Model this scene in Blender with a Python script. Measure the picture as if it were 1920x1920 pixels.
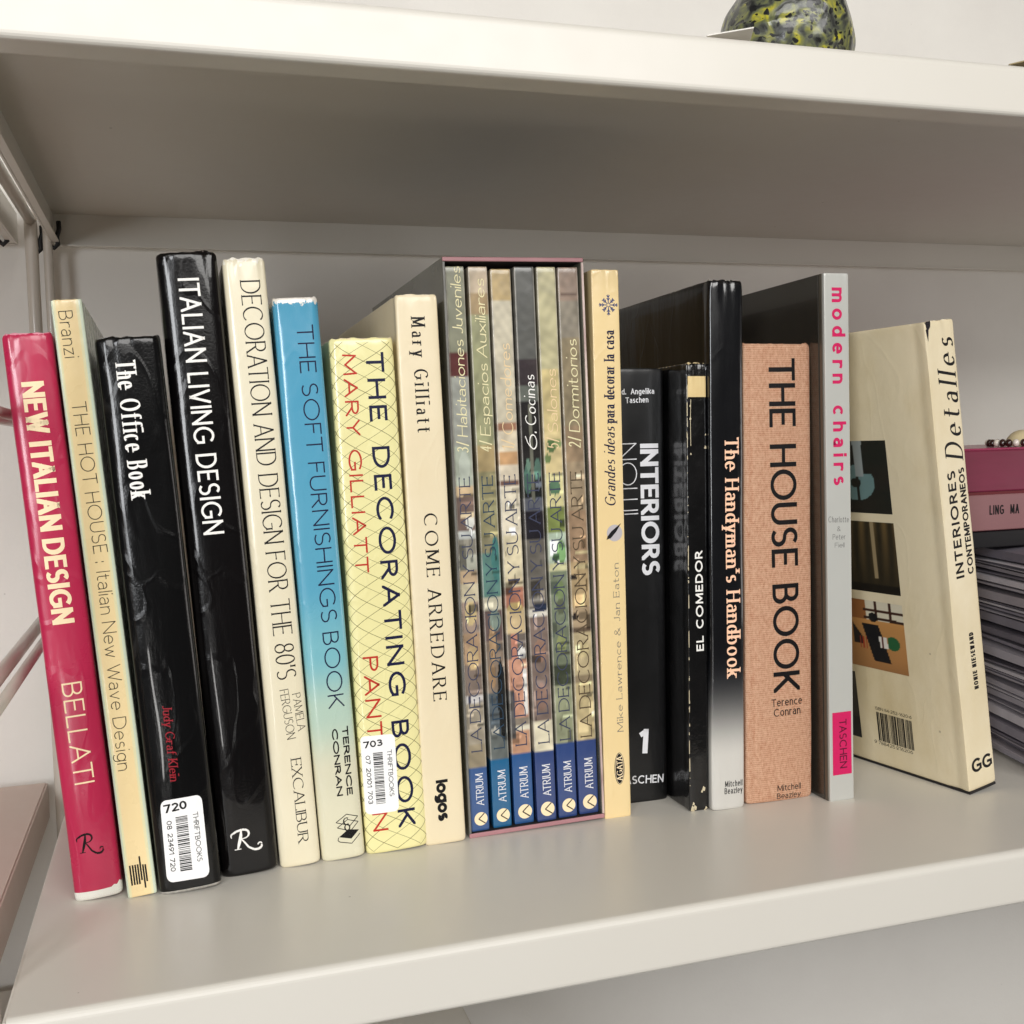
import bpy, math, random, bisect
from mathutils import Matrix, Vector
random.seed(7)
for o in list(bpy.data.objects): bpy.data.objects.remove(o)
SC = bpy.context.scene
COL = SC.collection
R = math.radians

# ---------------------------------------------------------------- camera, light, exposure
cam = bpy.data.cameras.new('camera'); camo = bpy.data.objects.new('camera', cam); COL.objects.link(camo)
cam.sensor_width = 36; cam.lens = 38.1; cam.clip_start = .01; cam.clip_end = 50
ax = Matrix(((0.954165, -0.044764, 0.295916), (-0.297999, -0.050648, 0.953221), (-0.027682, -0.997713, -0.061666)))
rot = Matrix(((ax[0][0], -ax[0][1], -ax[0][2]), (ax[1][0], -ax[1][1], -ax[1][2]), (ax[2][0], -ax[2][1], -ax[2][2])))
camo.matrix_world = Matrix.Translation((0.07982, -0.48807, 0.23682)) @ rot.to_4x4()
SC.camera = camo
W = bpy.data.worlds.new('World'); SC.world = W; W.use_nodes = True
bg = W.node_tree.nodes['Background']; bg.inputs[0].default_value = (1.0, .955, .90, 1); bg.inputs[1].default_value = 0.08

def area(name, loc, target, sx, sy, power, color):
    l = bpy.data.lights.new(name, 'AREA'); l.shape = 'RECTANGLE'; l.size = sx; l.size_y = sy; l.energy = power; l.color = color
    o = bpy.data.objects.new(name, l); COL.objects.link(o); o.location = loc
    o.rotation_euler = (Vector(target) - Vector(loc)).to_track_quat('-Z', 'Y').to_euler()
    o['kind'] = 'helper'
    return o
area('ceiling_lamp', (0.35, -1.75, 1.08), (0.32, 0.1, 0.15), 1.8, 0.7, 32.5, (1, .982, .95))
area('window_light', (-0.85, -1.5, 0.42), (0.3, 0.2, 0.25), 0.36, 0.85, 17, (.955, .975, 1.0))
area('low_lamp', (-0.16, -1.0, -0.17), (0.12, 0.12, 0.10), 0.05, 0.15, 0.42, (1, .98, .95))
area('side_fill', (2.1, -0.75, 0.10), (0.75, 0.45, -0.1), 0.6, 0.6, 3.6, (1, .94, .89))  # unseen fill added from the right to brighten the wall below the shelf
SC.view_settings.view_transform = 'Standard'; SC.view_settings.look = 'None'
SC.view_settings.exposure = 0.0; SC.view_settings.gamma = 1

# ---------------------------------------------------------------- materials
def lin(c):
    def f(v):
        v /= 255.0
        return v/12.92 if v <= .04045 else ((v+.055)/1.055)**2.4
    return tuple(f(v) for v in c)
MATS = {}
def mat(name, rgb=None, rough=.35, coat=0., coat_rough=.08, var=0., vscale=40., tint=None, bump=0., bscale=30., stretch=(1, 1, 1),
        paint=False, chip=None, crease=0., dust=0., fine=0., fscale=900., metal=0., spec=.5, weave=False, grad=None):
    if name in MATS: return MATS[name]
    m = bpy.data.materials.new(name); m.use_nodes = True; MATS[name] = m
    nt = m.node_tree; N = nt.nodes; L = nt.links; b = N['Principled BSDF']
    b.inputs['Roughness'].default_value = rough; b.inputs['Coat Weight'].default_value = coat; b.inputs['Coat Roughness'].default_value = coat_rough
    b.inputs['Metallic'].default_value = metal; b.inputs['Specular IOR Level'].default_value = spec
    tc = N.new('ShaderNodeTexCoord')
    if paint:
        a = N.new('ShaderNodeAttribute'); a.attribute_name = 'paint'; col = a.outputs['Color']
    else:
        c = N.new('ShaderNodeRGB'); c.outputs[0].default_value = (*lin(rgb or (200, 150, 120)), 1); col = c.outputs[0]
    if weave:
        mp = N.new('ShaderNodeMapping'); mp.inputs['Scale'].default_value = (1, 1, .55); L.new(tc.outputs['Object'], mp.inputs[0])
        w1 = N.new('ShaderNodeTexWave'); w1.bands_direction = 'Z'; w1.inputs['Scale'].default_value = 420; w1.inputs['Distortion'].default_value = 3; w1.inputs['Detail Scale'].default_value = 40
        w2 = N.new('ShaderNodeTexWave'); w2.bands_direction = 'X'; w2.inputs['Scale'].default_value = 460; w2.inputs['Distortion'].default_value = 3; w2.inputs['Detail Scale'].default_value = 40
        L.new(mp.outputs[0], w1.inputs[0]); L.new(mp.outputs[0], w2.inputs[0])
        mul = N.new('ShaderNodeMath'); mul.operation = 'MULTIPLY'; L.new(w1.outputs['Fac'], mul.inputs[0]); L.new(w2.outputs['Fac'], mul.inputs[1])
        for w_ in (w1, w2): w_.inputs['Distortion'].default_value = 6; w_.inputs['Detail'].default_value = 3
        nz = N.new('ShaderNodeTexNoise'); nz.inputs['Scale'].default_value = 650; nz.inputs['Detail'].default_value = 4; L.new(mp.outputs[0], nz.inputs[0])
        ad = N.new('ShaderNodeMath'); ad.operation = 'MULTIPLY_ADD'; L.new(nz.outputs['Fac'], ad.inputs[0]); ad.inputs[1].default_value = .9; L.new(mul.outputs[0], ad.inputs[2])
        rmp = N.new('ShaderNodeValToRGB'); rmp.color_ramp.elements[0].position = .22; rmp.color_ramp.elements[1].position = 1.12
        rmp.color_ramp.elements[0].color = (*lin((188, 112, 78)), 1); rmp.color_ramp.elements[1].color = (*lin((255, 215, 181)), 1)
        L.new(ad.outputs[0], rmp.inputs[0]); col = rmp.outputs[0]; wv = ad.outputs[0]
    if var > 0:
        mp = N.new('ShaderNodeMapping'); mp.inputs['Scale'].default_value = stretch; L.new(tc.outputs['Object'], mp.inputs[0])
        n = N.new('ShaderNodeTexNoise'); n.inputs['Scale'].default_value = vscale; n.inputs['Detail'].default_value = 5; n.inputs['Roughness'].default_value = .6
        L.new(mp.outputs[0], n.inputs[0])
        r = N.new('ShaderNodeMapRange'); r.inputs[1].default_value = .42; r.inputs[2].default_value = .72; r.inputs[3].default_value = 0; r.inputs[4].default_value = var
        L.new(n.outputs['Fac'], r.inputs[0])
        mx = N.new('ShaderNodeMix'); mx.data_type = 'RGBA'; L.new(r.outputs[0], mx.inputs[0]); L.new(col, mx.inputs[6])
        mx.inputs[7].default_value = (*lin(tint if tint else tuple(v*.6 for v in (rgb or (120, 110, 90)))), 1); col = mx.outputs[2]
    if chip:   # worn white chips along the head and foot of the jacket: (height, reach, amount)
        H, reach, amt, crgb = chip
        sp = N.new('ShaderNodeSeparateXYZ'); L.new(tc.outputs['Object'], sp.inputs[0])
        n = N.new('ShaderNodeTexNoise'); n.inputs['Scale'].default_value = 330; n.inputs['Detail'].default_value = 4; L.new(tc.outputs['Object'], n.inputs[0])
        h = N.new('ShaderNodeMapRange'); h.inputs[1].default_value = H-reach; h.inputs[2].default_value = H; h.inputs[3].default_value = -.35; h.inputs[4].default_value = amt
        L.new(sp.outputs['Z'], h.inputs[0])
        s = N.new('ShaderNodeMath'); s.operation = 'ADD'; L.new(n.outputs['Fac'], s.inputs[0]); L.new(h.outputs[0], s.inputs[1])
        g = N.new('ShaderNodeMapRange'); g.inputs[1].default_value = .60; g.inputs[2].default_value = .66; L.new(s.outputs[0], g.inputs[0])
        mx = N.new('ShaderNodeMix'); mx.data_type = 'RGBA'; L.new(g.outputs[0], mx.inputs[0]); L.new(col, mx.inputs[6]); mx.inputs[7].default_value = (*lin(crgb), 1); col = mx.outputs[2]
    if dust > 0:     # small specks and faint scuffs in the enamel
        n = N.new('ShaderNodeTexVoronoi'); n.inputs['Scale'].default_value = 70; L.new(tc.outputs['Object'], n.inputs[0])
        se = N.new('ShaderNodeSeparateColor'); L.new(n.outputs['Color'], se.inputs[0])
        t1 = N.new('ShaderNodeMath'); t1.operation = 'MULTIPLY_ADD'; L.new(se.outputs[0], t1.inputs[0]); t1.inputs[1].default_value = .5; t1.inputs[2].default_value = -.43
        t2 = N.new('ShaderNodeMath'); t2.operation = 'LESS_THAN'; L.new(n.outputs['Distance'], t2.inputs[0]); L.new(t1.outputs[0], t2.inputs[1])
        t3 = N.new('ShaderNodeMath'); t3.operation = 'MULTIPLY'; L.new(t2.outputs[0], t3.inputs[0]); t3.inputs[1].default_value = dust
        mx = N.new('ShaderNodeMix'); mx.data_type = 'RGBA'; L.new(t3.outputs[0], mx.inputs[0]); L.new(col, mx.inputs[6]); mx.inputs[7].default_value = (*lin((120, 108, 92)), 1); col = mx.outputs[2]
    L.new(col, b.inputs['Base Color'])
    # uneven gloss
    n = N.new('ShaderNodeTexNoise'); n.inputs['Scale'].default_value = 60; n.inputs['Detail'].default_value = 4; L.new(tc.outputs['Object'], n.inputs[0])
    r = N.new('ShaderNodeMapRange'); r.inputs[3].default_value = rough*.8; r.inputs[4].default_value = min(1, rough*1.25); L.new(n.outputs['Fac'], r.inputs[0]); L.new(r.outputs[0], b.inputs['Roughness'])
    h = None
    if bump > 0:
        mp = N.new('ShaderNodeMapping'); mp.inputs['Scale'].default_value = stretch; L.new(tc.outputs['Object'], mp.inputs[0])
        n = N.new('ShaderNodeTexNoise'); n.inputs['Scale'].default_value = bscale; n.inputs['Detail'].default_value = 3; L.new(mp.outputs[0], n.inputs[0])
        bp = N.new('ShaderNodeBump'); bp.inputs['Strength'].default_value = bump; bp.inputs['Distance'].default_value = .004; L.new(n.outputs['Fac'], bp.inputs['Height']); h = bp
    if crease > 0:   # thin folds in a plastic or paper jacket
        mp = N.new('ShaderNodeMapping'); mp.inputs['Scale'].default_value = (1, 1, .45); mp.inputs['Rotation'].default_value = (.4, .3, .5); L.new(tc.outputs['Object'], mp.inputs[0])
        n = N.new('ShaderNodeTexNoise'); n.inputs['Scale'].default_value = 34; n.inputs['Detail'].default_value = 1.2; n.inputs['Distortion'].default_value = .6; L.new(mp.outputs[0], n.inputs[0])
        cr_ = N.new('ShaderNodeValToRGB'); e = cr_.color_ramp.elements; e[0].position = .47; e[0].color = (0, 0, 0, 1); e[1].position = .53; e[1].color = (.0, .0, .0, 1); q = e.new(.5); q.color = (1, 1, 1, 1)
        L.new(n.outputs['Fac'], cr_.inputs[0])
        bp = N.new('ShaderNodeBump'); bp.inputs['Strength'].default_value = crease; bp.inputs['Distance'].default_value = .0006; L.new(cr_.outputs[0], bp.inputs['Height'])
        if h: L.new(h.outputs[0], bp.inputs['Normal'])
        h = bp
    if fine > 0 or weave:
        bp = N.new('ShaderNodeBump'); bp.inputs['Distance'].default_value = .0005
        if weave:
            bp.inputs['Strength'].default_value = .7; L.new(wv, bp.inputs['Height'])
        else:
            n = N.new('ShaderNodeTexNoise'); n.inputs['Scale'].default_value = fscale; n.inputs['Detail'].default_value = 2; L.new(tc.outputs['Object'], n.inputs[0])
            bp.inputs['Strength'].default_value = fine; L.new(n.outputs['Fac'], bp.inputs['Height'])
        if h: L.new(h.outputs[0], bp.inputs['Normal'])
        h = bp
    if h:
        L.new(h.outputs[0], b.inputs['Normal']); 
    return m
def ink(name, rgb, rough=.4): return mat('ink_'+name, rgb, rough=.5, spec=.25, var=.3, vscale=260, tint=tuple(v*.84+(10 if sum(rgb) < 200 else 24) for v in rgb))
INK = dict(cream=(255, 232, 190), black=(16, 14, 16), white=(245, 242, 236), red=(150, 28, 40), navy=(18, 22, 58), redtext=(190, 48, 34), grey=(108, 106, 104),
           pale=(225, 225, 228), peach=(255, 205, 172), magenta=(205, 28, 92), dimred=(120, 30, 40), teal=(40, 62, 82), palegold=(232, 222, 176), slate=(58, 62, 84), bronze=(84, 70, 52), fade=(232, 205, 160), scuff=(210, 196, 165))

# ---------------------------------------------------------------- object helpers
def mesh_obj(name, verts, faces, m, parent=None, smooth=False, loc=None):
    me = bpy.data.meshes.new(name); me.from_pydata([tuple(v) for v in verts], [], faces); me.update()
    if smooth: me.polygons.foreach_set('use_smooth', [True]*len(me.polygons))
    o = bpy.data.objects.new(name, me); COL.objects.link(o)
    if m: me.materials.append(m)
    if parent: o.parent = parent
    if loc: o.location = loc
    return o
def tag(o, label, cat, group=None):
    o['label'] = label; o['category'] = cat
    if group: o['group'] = group
    return o
def thing(name, label, cat, M=None, group=None):
    o = bpy.data.objects.new(name, None); COL.objects.link(o); o.empty_display_size = .02
    if M is not None: o.matrix_world = M
    return tag(o, label, cat, group)
def struct(o): o['kind'] = 'structure'; return o
def boxvf(x0, x1, y0, y1, z0, z1, b=0.):
    if b <= 0:
        v = [(x, y, z) for z in (z0, z1) for y in (y0, y1) for x in (x0, x1)]
        return v, [(0, 2, 3, 1), (4, 5, 7, 6), (0, 1, 5, 4), (2, 6, 7, 3), (0, 4, 6, 2), (1, 3, 7, 5)]
    import bmesh
    bm = bmesh.new(); v, f = boxvf(x0, x1, y0, y1, z0, z1)
    vs = [bm.verts.new(p) for p in v]
    for q in f: bm.faces.new([vs[i] for i in q])
    bmesh.ops.bevel(bm, geom=bm.edges[:], offset=b, segments=3, profile=.5, affect='EDGES')
    bm.verts.ensure_lookup_table(); out = [tuple(p.co) for p in bm.verts]; fo = [tuple(p.index for p in q.verts) for q in bm.faces]
    bm.free(); return out, fo
def boxo(name, dims, m, parent=None, b=0.):
    v, f = boxvf(*dims, b=b); return mesh_obj(name, v, f, m, parent)
def tube(name, pts, r, m, parent=None, n=14):
    V, F = [], []
    for i, p in enumerate(pts):
        p = Vector(p); a = Vector(pts[max(0, i-1)]); c = Vector(pts[min(len(pts)-1, i+1)]); d = (c-a).normalized()
        u = d.orthogonal().normalized(); w = d.cross(u)
        if i and pu.dot(u) < 0.2:
            u = (pu - d*pu.dot(d)).normalized(); w = d.cross(u)
        elif i:
            u = (pu - d*pu.dot(d)).normalized(); w = d.cross(u)
        pu = u
        for k in range(n):
            t = 2*math.pi*k/n; V.append(p + (u*math.cos(t)+w*math.sin(t))*r)
    for i in range(len(pts)-1):
        for k in range(n): F.append((i*n+k, i*n+(k+1) % n, (i+1)*n+(k+1) % n, (i+1)*n+k))
    F.append(tuple(range(n))[::-1]); F.append(tuple((len(pts)-1)*n+k for k in range(n)))
    return mesh_obj(name, V, F, m, parent, smooth=True)
def extrude(name, prof, x0, x1, m, parent=None, closed=True, nx=1):
    """profile of (y, z) points extruded along x"""
    n = len(prof); V = []; F = []
    for i in range(nx+1):
        x = x0+(x1-x0)*i/nx
        V += [(x, p[0], p[1]) for p in prof]
    for i in range(nx):
        for k in range(n if closed else n-1):
            a = i*n+k; b2 = i*n+(k+1) % n; F.append((a, b2, b2+n, a+n))
    if closed: F.append(tuple(range(n))); F.append(tuple(nx*n+k for k in range(n))[::-1])
    return mesh_obj(name, V, F, m, parent)

# ---------------------------------------------------------------- lettering: a pen-stroke alphabet
def E(cx, cy, rx, ry, a0, a1):
    n = max(4, int(abs(a1-a0)/15)); return [(cx+rx*math.cos(R(a0+(a1-a0)*i/n)), cy+ry*math.sin(R(a0+(a1-a0)*i/n))) for i in range(n+1)]
def glyphs(X):
    k = X/.66
    G = {
     'A': (.72, [[(0, 0), (.36, 1), (.72, 0)], [(.13, .34), (.59, .34)]]),
     'B': (.56, [[(0, 0), (0, 1)], [(0, 1), (.26, 1)]+E(.27, .76, .22, .24, 90, -90)+[(0, .52)], [(0, .52), (.28, .52)]+E(.30, .26, .26, .26, 90, -90)+[(0, 0)]]),
     'C': (.80, [E(.46, .5, .46, .5, 48, 312)]),
     'D': (.72, [[(0, 0), (0, 1)], [(0, 1), (.24, 1)]+E(.26, .5, .46, .5, 90, -90)+[(0, 0)]]),
     'E': (.50, [[(0, 0), (0, 1)], [(0, 1), (.48, 1)], [(0, .52), (.42, .52)], [(0, 0), (.50, 0)]]),
     'F': (.46, [[(0, 0), (0, 1)], [(0, 1), (.46, 1)], [(0, .52), (.40, .52)]]),
     'G': (.86, [E(.47, .5, .47, .5, 45, 322), [(.85, .16), (.85, .46)], [(.85, .46), (.54, .46)]]),
     'H': (.66, [[(0, 0), (0, 1)], [(.66, 0), (.66, 1)], [(0, .52), (.66, .52)]]),
     'I': (0.0, [[(0, 0), (0, 1)]]),
     'J': (.34, [[(.34, 1), (.34, .25)]+E(.16, .25, .18, .25, 0, -140)]),
     'K': (.60, [[(0, 0), (0, 1)], [(.57, 1), (0, .38)], [(.17, .56), (.60, 0)]]),
     'L': (.46, [[(0, 0), (0, 1)], [(0, 0), (.46, 0)]]),
     'M': (.84, [[(0, 0), (.03, 1)], [(.03, 1), (.42, .12)], [(.42, .12), (.81, 1)], [(.81, 1), (.84, 0)]]),
     'N': (.68, [[(0, 0), (0, 1)], [(0, 1), (.68, 0)], [(.68, 0), (.68, 1)]]),
     'O': (.96, [E(.48, .5, .48, .5, 90, 450)]),
     'P': (.52, [[(0, 0), (0, 1)], [(0, 1), (.26, 1)]+E(.27, .74, .25, .26, 90, -90)+[(0, .48)]]),
     'R': (.60, [[(0, 0), (0, 1)], [(0, 1), (.26, 1)]+E(.27, .745, .25, .255, 90, -90)+[(0, .49)], [(.25, .49), (.60, 0)]]),
     'S': (.54, [E(.27, .75, .25, .25, 38, 270)[:-1]+E(.27, .25, .27, .25, 90, -142)]),
     'T': (.64, [[(0, 1), (.64, 1)], [(.32, 0), (.32, 1)]]),
     'U': (.64, [[(0, 1), (0, .32)]+E(.32, .32, .32, .32, 180, 360)[1:]+[(.64, 1)]]),
     'V': (.68, [[(0, 1), (.34, 0), (.68, 1)]]),
     'W': (1.0, [[(0, 1), (.26, 0), (.50, .9), (.74, 0), (1.0, 1)]]),
     'X': (.60, [[(0, 0), (.6, 1)], [(0, 1), (.6, 0)]]),
     'Y': (.62, [[(0, 1), (.31, .48)], [(.62, 1), (.31, .48)], [(.31, .5), (.31, 0)]]),
     'Z': (.56, [[(0, 1), (.56, 1), (0, 0), (.56, 0)]]),
     '0': (.54, [E(.27, .5, .27, .5, 90, 450)]),
     '1': (.26, [[(0, .80), (.26, 1), (.26, 0)]]),
     '2': (.54, [E(.27, .73, .25, .27, 165, -35)+[(0, 0)], [(0, 0), (.54, 0)]]),
     '3': (.52, [E(.25, .76, .23, .24, 150, -90), E(.25, .26, .27, .26, 90, -150)]),
     '4': (.56, [[(.42, 0), (.42, 1), (0, .3), (.56, .3)]]),
     '5': (.52, [[(.48, 1), (.08, 1), (.04, .54)]+E(.24, .32, .28, .32, 130, -150)]),
     '6': (.54, [E(.27, .31, .27, .31, 0, 360), [(.44, 1), (.22, .82), (.06, .56), (.0, .33)]]),
     '7': (.52, [[(0, 1), (.52, 1), (.16, 0)]]),
     '8': (.52, [E(.26, .75, .22, .25, 90, 450), E(.26, .26, .26, .26, 90, 450)]),
     '9': (.54, [E(.27, .69, .27, .31, 0, 360), [(.10, 0), (.32, .18), (.48, .44), (.54, .67)]]),
     '&': (.70, [[(.68, 0), (.12, .70)]+E(.28, .82, .17, .18, 200, -20)+[(.10, .36)]+E(.24, .22, .22, .22, 150, 300)+[(.50, .16), (.62, .42)]]),
     '!': (.02, [[(0, 0), (0, .1)], [(0, .26), (0, 1)]]), '~': (.96, [[(0, 1), (0, .26)]+E(.24, .26, .24, .26, 180, 360)[1:]+[(.48, 1)], [(.48, .26)]+E(.72, .26, .24, .26, 180, 360)[1:]+[(.96, 1)]]),
     '.': (.03, [[(0, 0), (0, .10)]]), ':': (.03, [[(0, .02), (0, .12)], [(0, .48), (0, .58)]]), "'": (.02, [[(.0, 1), (0, .76)]]), '/': (.30, [[(0, -.08), (.30, 1.06)]]), '-': (.2, [[(0, .4), (.2, .4)]]),
    }
    def x(p): return [(a, b*k) for a, b in p]
    def t(p): return [(a, (b*k if b <= .66 else X+(b-.66)*(1-X)/.34)) for a, b in p]
    G.update({
     'a': (.43, [x(E(.21, .44, .20, .22, 150, 0)+[(.41, 0)]), x([(.41, .39), (.21, .39)]+E(.20, .195, .20, .195, 90, 270)+[(.27, 0), (.41, .13)])]),
     'b': (.48, [t([(0, 0), (0, 1)]), x(E(.24, .33, .24, .33, 180, 540))]),
     'c': (.44, [x(E(.26, .33, .26, .33, 50, 310))]),
     'd': (.48, [t([(.48, 0), (.48, 1)]), x(E(.24, .33, .24, .33, 0, 360))]),
     'e': (.50, [x([(0.02, .35), (.49, .35)]), x(E(.25, .33, .25, .33, 4, 318))]),
     'f': (.30, [t(E(.30, .80, .18, .20, 70, 180)+[(.12, 0)]), x([(0, .66), (.30, .66)])]),
     'g': (.48, [x(E(.24, .34, .24, .32, 0, 360)), [(.48, X), (.48, -.05)]+E(.24, -.05, .24, .23, 0, -145)]),
     'h': (.44, [t([(0, 0), (0, 1)]), x(E(.22, .43, .22, .23, 180, 0)+[(.44, 0)])]),
     'i': (.0, [x([(0, 0), (0, .66)]), [(0, .985), (0, 1.02)]]),
     'j': (.10, [[(.10, X), (.10, -.1)]+E(-.03, -.1, .13, .18, 0, -110), [(.1, .985), (.1, 1.02)]]),
     'k': (.44, [t([(0, 0), (0, 1)]), x([(.42, .66), (0, .24)]), x([(.14, .38), (.44, 0)])]),
     'l': (.0, [t([(0, 0), (0, 1)])]),
     'm': (.74, [x([(0, 0), (0, .66)]), x(E(.185, .45, .185, .21, 180, 0)+[(.37, 0)]), x(E(.555, .45, .185, .21, 180, 0)+[(.74, 0)])]),
     'n': (.44, [x([(0, 0), (0, .66)]), x(E(.22, .43, .22, .23, 180, 0)+[(.44, 0)])]),
     'o': (.52, [x(E(.26, .33, .26, .33, 90, 450))]),
     'p': (.48, [[(0, X), (0, -.28)], x(E(.24, .33, .24, .33, 180, 540))]),
     'q': (.48, [[(.48, X), (.48, -.28)], x(E(.24, .33, .24, .33, 0, 360))]),
     'r': (.28, [x([(0, 0), (0, .66)]), x(E(.22, .42, .22, .24, 180, 60))]),
     's': (.38, [x(E(.19, .49, .17, .17, 40, 270)[:-1]+E(.19, .165, .19, .165, 90, -142))]),
     't': (.30, [t([(.10, .88), (.10, .18)]+E(.26, .18, .16, .18, 180, 290)), x([(0, .66), (.28, .66)])]),
     'u': (.44, [x([(0, .66), (0, .23)]+E(.22, .23, .22, .23, 180, 360)[1:]), x([(.44, .66), (.44, 0)])]),
     'v': (.46, [x([(0, .66), (.23, 0), (.46, .66)])]),
     'w': (.70, [x([(0, .66), (.18, 0), (.35, .6), (.52, 0), (.70, .66)])]),
     'x': (.44, [x([(0, 0), (.44, .66)]), x([(0, .66), (.44, 0)])]),
     'y': (.46, [[(0, X), (.24, 0)], [(.46, X), (.14, -.28)]]),
     'z': (.42, [x([(0, .66), (.42, .66), (0, 0), (.42, 0)])]),
    })
    return G
# style: ws vertical-stroke weight, wh horizontal weight, serif reach, track, slant, x-height, nib angle
ST = {
 'compact': dict(ws=.235, wh=.165, sf=0, tr=.045, X=.7), 'light': dict(ws=.06, wh=.06, sf=0, tr=.16, X=.66), 'light2': dict(ws=.088, wh=.082, sf=0, tr=.17, X=.66),
 'cserif': dict(ws=.15, wh=.055, sf=.055, tr=.11, X=.68, sp=.12), 'sserif': dict(ws=.14, wh=.06, sf=.08, tr=.12, X=.62, slant=.12), 'medium': dict(ws=.125, wh=.115, sf=0, tr=.11, X=.66),
 'optima': dict(ws=.082, wh=.045, sf=0.02, tr=.08, X=.66), 'rserif': dict(ws=.12, wh=.045, sf=.08, tr=.10, X=.66), 'bold': dict(ws=.25, wh=.22, sf=0, tr=.16, X=.7), 'boldw': dict(ws=.22, wh=.19, sf=0, tr=.07, X=.7),
 'spaced': dict(ws=.165, wh=.155, sf=0, tr=.36, X=.66, sp=.5), 'spaced2': dict(ws=.13, wh=.13, sf=0, tr=.28, X=.66, sp=.3), 'didone': dict(ws=.14, wh=.05, sf=.06, tr=.30, X=.62),
 'heavy': dict(ws=.26, wh=.26, sf=0, tr=.0, X=.74), 'citalic': dict(ws=.13, wh=.055, sf=.0, tr=.10, X=.64, slant=.22), 'ccserif': dict(ws=.15, wh=.06, sf=.07, tr=.08, X=.66),
 'aserif': dict(ws=.11, wh=.06, sf=.06, tr=.26, X=.60, sp=.2), 'gbold': dict(ws=.225, wh=.19, sf=0, tr=.06, X=.7), 'thin': dict(ws=.052, wh=.052, sf=0, tr=.13, X=.66), 'smallb': dict(ws=.16, wh=.15, sf=0, tr=.10, X=.68, sp=.45),
 'mspaced': dict(ws=.21, wh=.185, sf=0, tr=.22, X=.66, sp=.3), 'bserif': dict(ws=.175, wh=.075, sf=.065, tr=.125, X=.68), 'small': dict(ws=.125, wh=.115, sf=0, tr=.12, X=.72), 'smallt': dict(ws=.08, wh=.08, sf=0, tr=.13, X=.68),
 'helv': dict(ws=.155, wh=.125, sf=0, tr=.085, X=.7, sp=.22), 'mod': dict(ws=.21, wh=.18, sf=0, tr=.40, X=.70, sp=.45), 'script': dict(ws=.12, wh=.045, sf=.05, tr=.26, X=.58, slant=.24), 'mtight': dict(ws=.23, wh=.20, sf=0, tr=.08, X=.7),
 'hum': dict(ws=.105, wh=.07, sf=.04, tr=.10, X=.6), 'humi': dict(ws=.11, wh=.065, sf=.0, tr=.12, X=.56, slant=.14), 'humw': dict(ws=.11, wh=.085, sf=0.02, tr=.10, X=.6),
}
def clip(poly, ax_, val, keep_less):
    out = []; n = len(poly)
    for i in range(n):
        a = poly[i]; b = poly[(i+1) % n]; da = a[ax_]-val; db = b[ax_]-val
        if keep_less: da = -da; db = -db
        if da >= 0: out.append(a)
        if (da > 0 and db < 0) or (da < 0 and db > 0):
            t = da/(da-db); q = (a[0]+(b[0]-a[0])*t, a[1]+(b[1]-a[1])*t); out.append(q)
    return out
def stroke_polys(pts, ws, wh, slant, cap_ends=True):
    """one pen stroke (list of skeleton points in cap units, y up) to convex polygons"""
    xs = [p[0] for p in pts]; ys = [p[1] for p in pts]
    x0, x1, y0, y1 = min(xs)-ws/2, max(xs)+ws/2, min(ys)-wh/2, max(ys)+wh/2
    pts = [p for i, p in enumerate(pts) if i == 0 or math.dist(p, pts[i-1]) > 1e-4]
    if len(pts) < 2: return []
    def wd(dx, dy):
        l = math.hypot(dx, dy); th = math.atan2(dy, dx); return wh+(ws-wh)*abs(math.sin(th-R(12 if ws > wh*1.4 else 0)))**1.3
    parts = [[pts[0]]]
    for i in range(1, len(pts)):
        parts[-1].append(pts[i])
        if i < len(pts)-1:
            a = math.atan2(pts[i][1]-pts[i-1][1], pts[i][0]-pts[i-1][0]); b = math.atan2(pts[i+1][1]-pts[i][1], pts[i+1][0]-pts[i][0])
            d = abs((b-a+math.pi) % (2*math.pi)-math.pi)
            if d > R(38): parts.append([pts[i]])
    closed = math.dist(pts[0], pts[-1]) < 1e-3
    out = []
    for pi_, p in enumerate(parts):
        n = len(p); nd = []
        for i in range(n):
            if closed and len(parts) == 1 and i in (0, n-1): a, b = p[-2], p[1]
            else: a, b = p[max(0, i-1)], p[min(n-1, i+1)]
            dx, dy = b[0]-a[0], b[1]-a[1]; l = math.hypot(dx, dy) or 1e-9; nd.append((dx/l, dy/l))
        q = list(p)
        for e, s in ((0, -1), (n-1, 1)):
            joint = (e == 0 and pi_ > 0) or (e == n-1 and pi_ < len(parts)-1)
            d = nd[e]; w = wd(*d)
            if closed and len(parts) == 1: continue
            yext = min(abs(p[e][1]-min(ys)), abs(p[e][1]-max(ys))) < 1e-3
            if joint: k = w*.6
            elif yext and abs(d[1]) > .45 and cap_ends: k = w*1.3+wh/2/abs(d[1])
            elif abs(d[0]) > .9: k = ws*.5
            else: k = 0
            q[e] = (p[e][0]+d[0]*k*s, p[e][1]+d[1]*k*s)
        L_, R_ = [], []
        for i in range(n):
            d = nd[i]; w = wd(*d)/2; L_.append((q[i][0]-d[1]*w, q[i][1]+d[0]*w)); R_.append((q[i][0]+d[1]*w, q[i][1]-d[0]*w))
        for i in range(n-1):
            poly = [L_[i], R_[i], R_[i+1], L_[i+1]]
            for axx, v, kl in ((1, y0, False), (1, y1, True), (0, x0, False), (0, x1, True)):
                poly = clip(poly, axx, v, kl)
                if len(poly) < 3: break
            if len(poly) >= 3: out.append([(a+slant*b, b) for a, b in poly])
    return out
GC = {}
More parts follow.
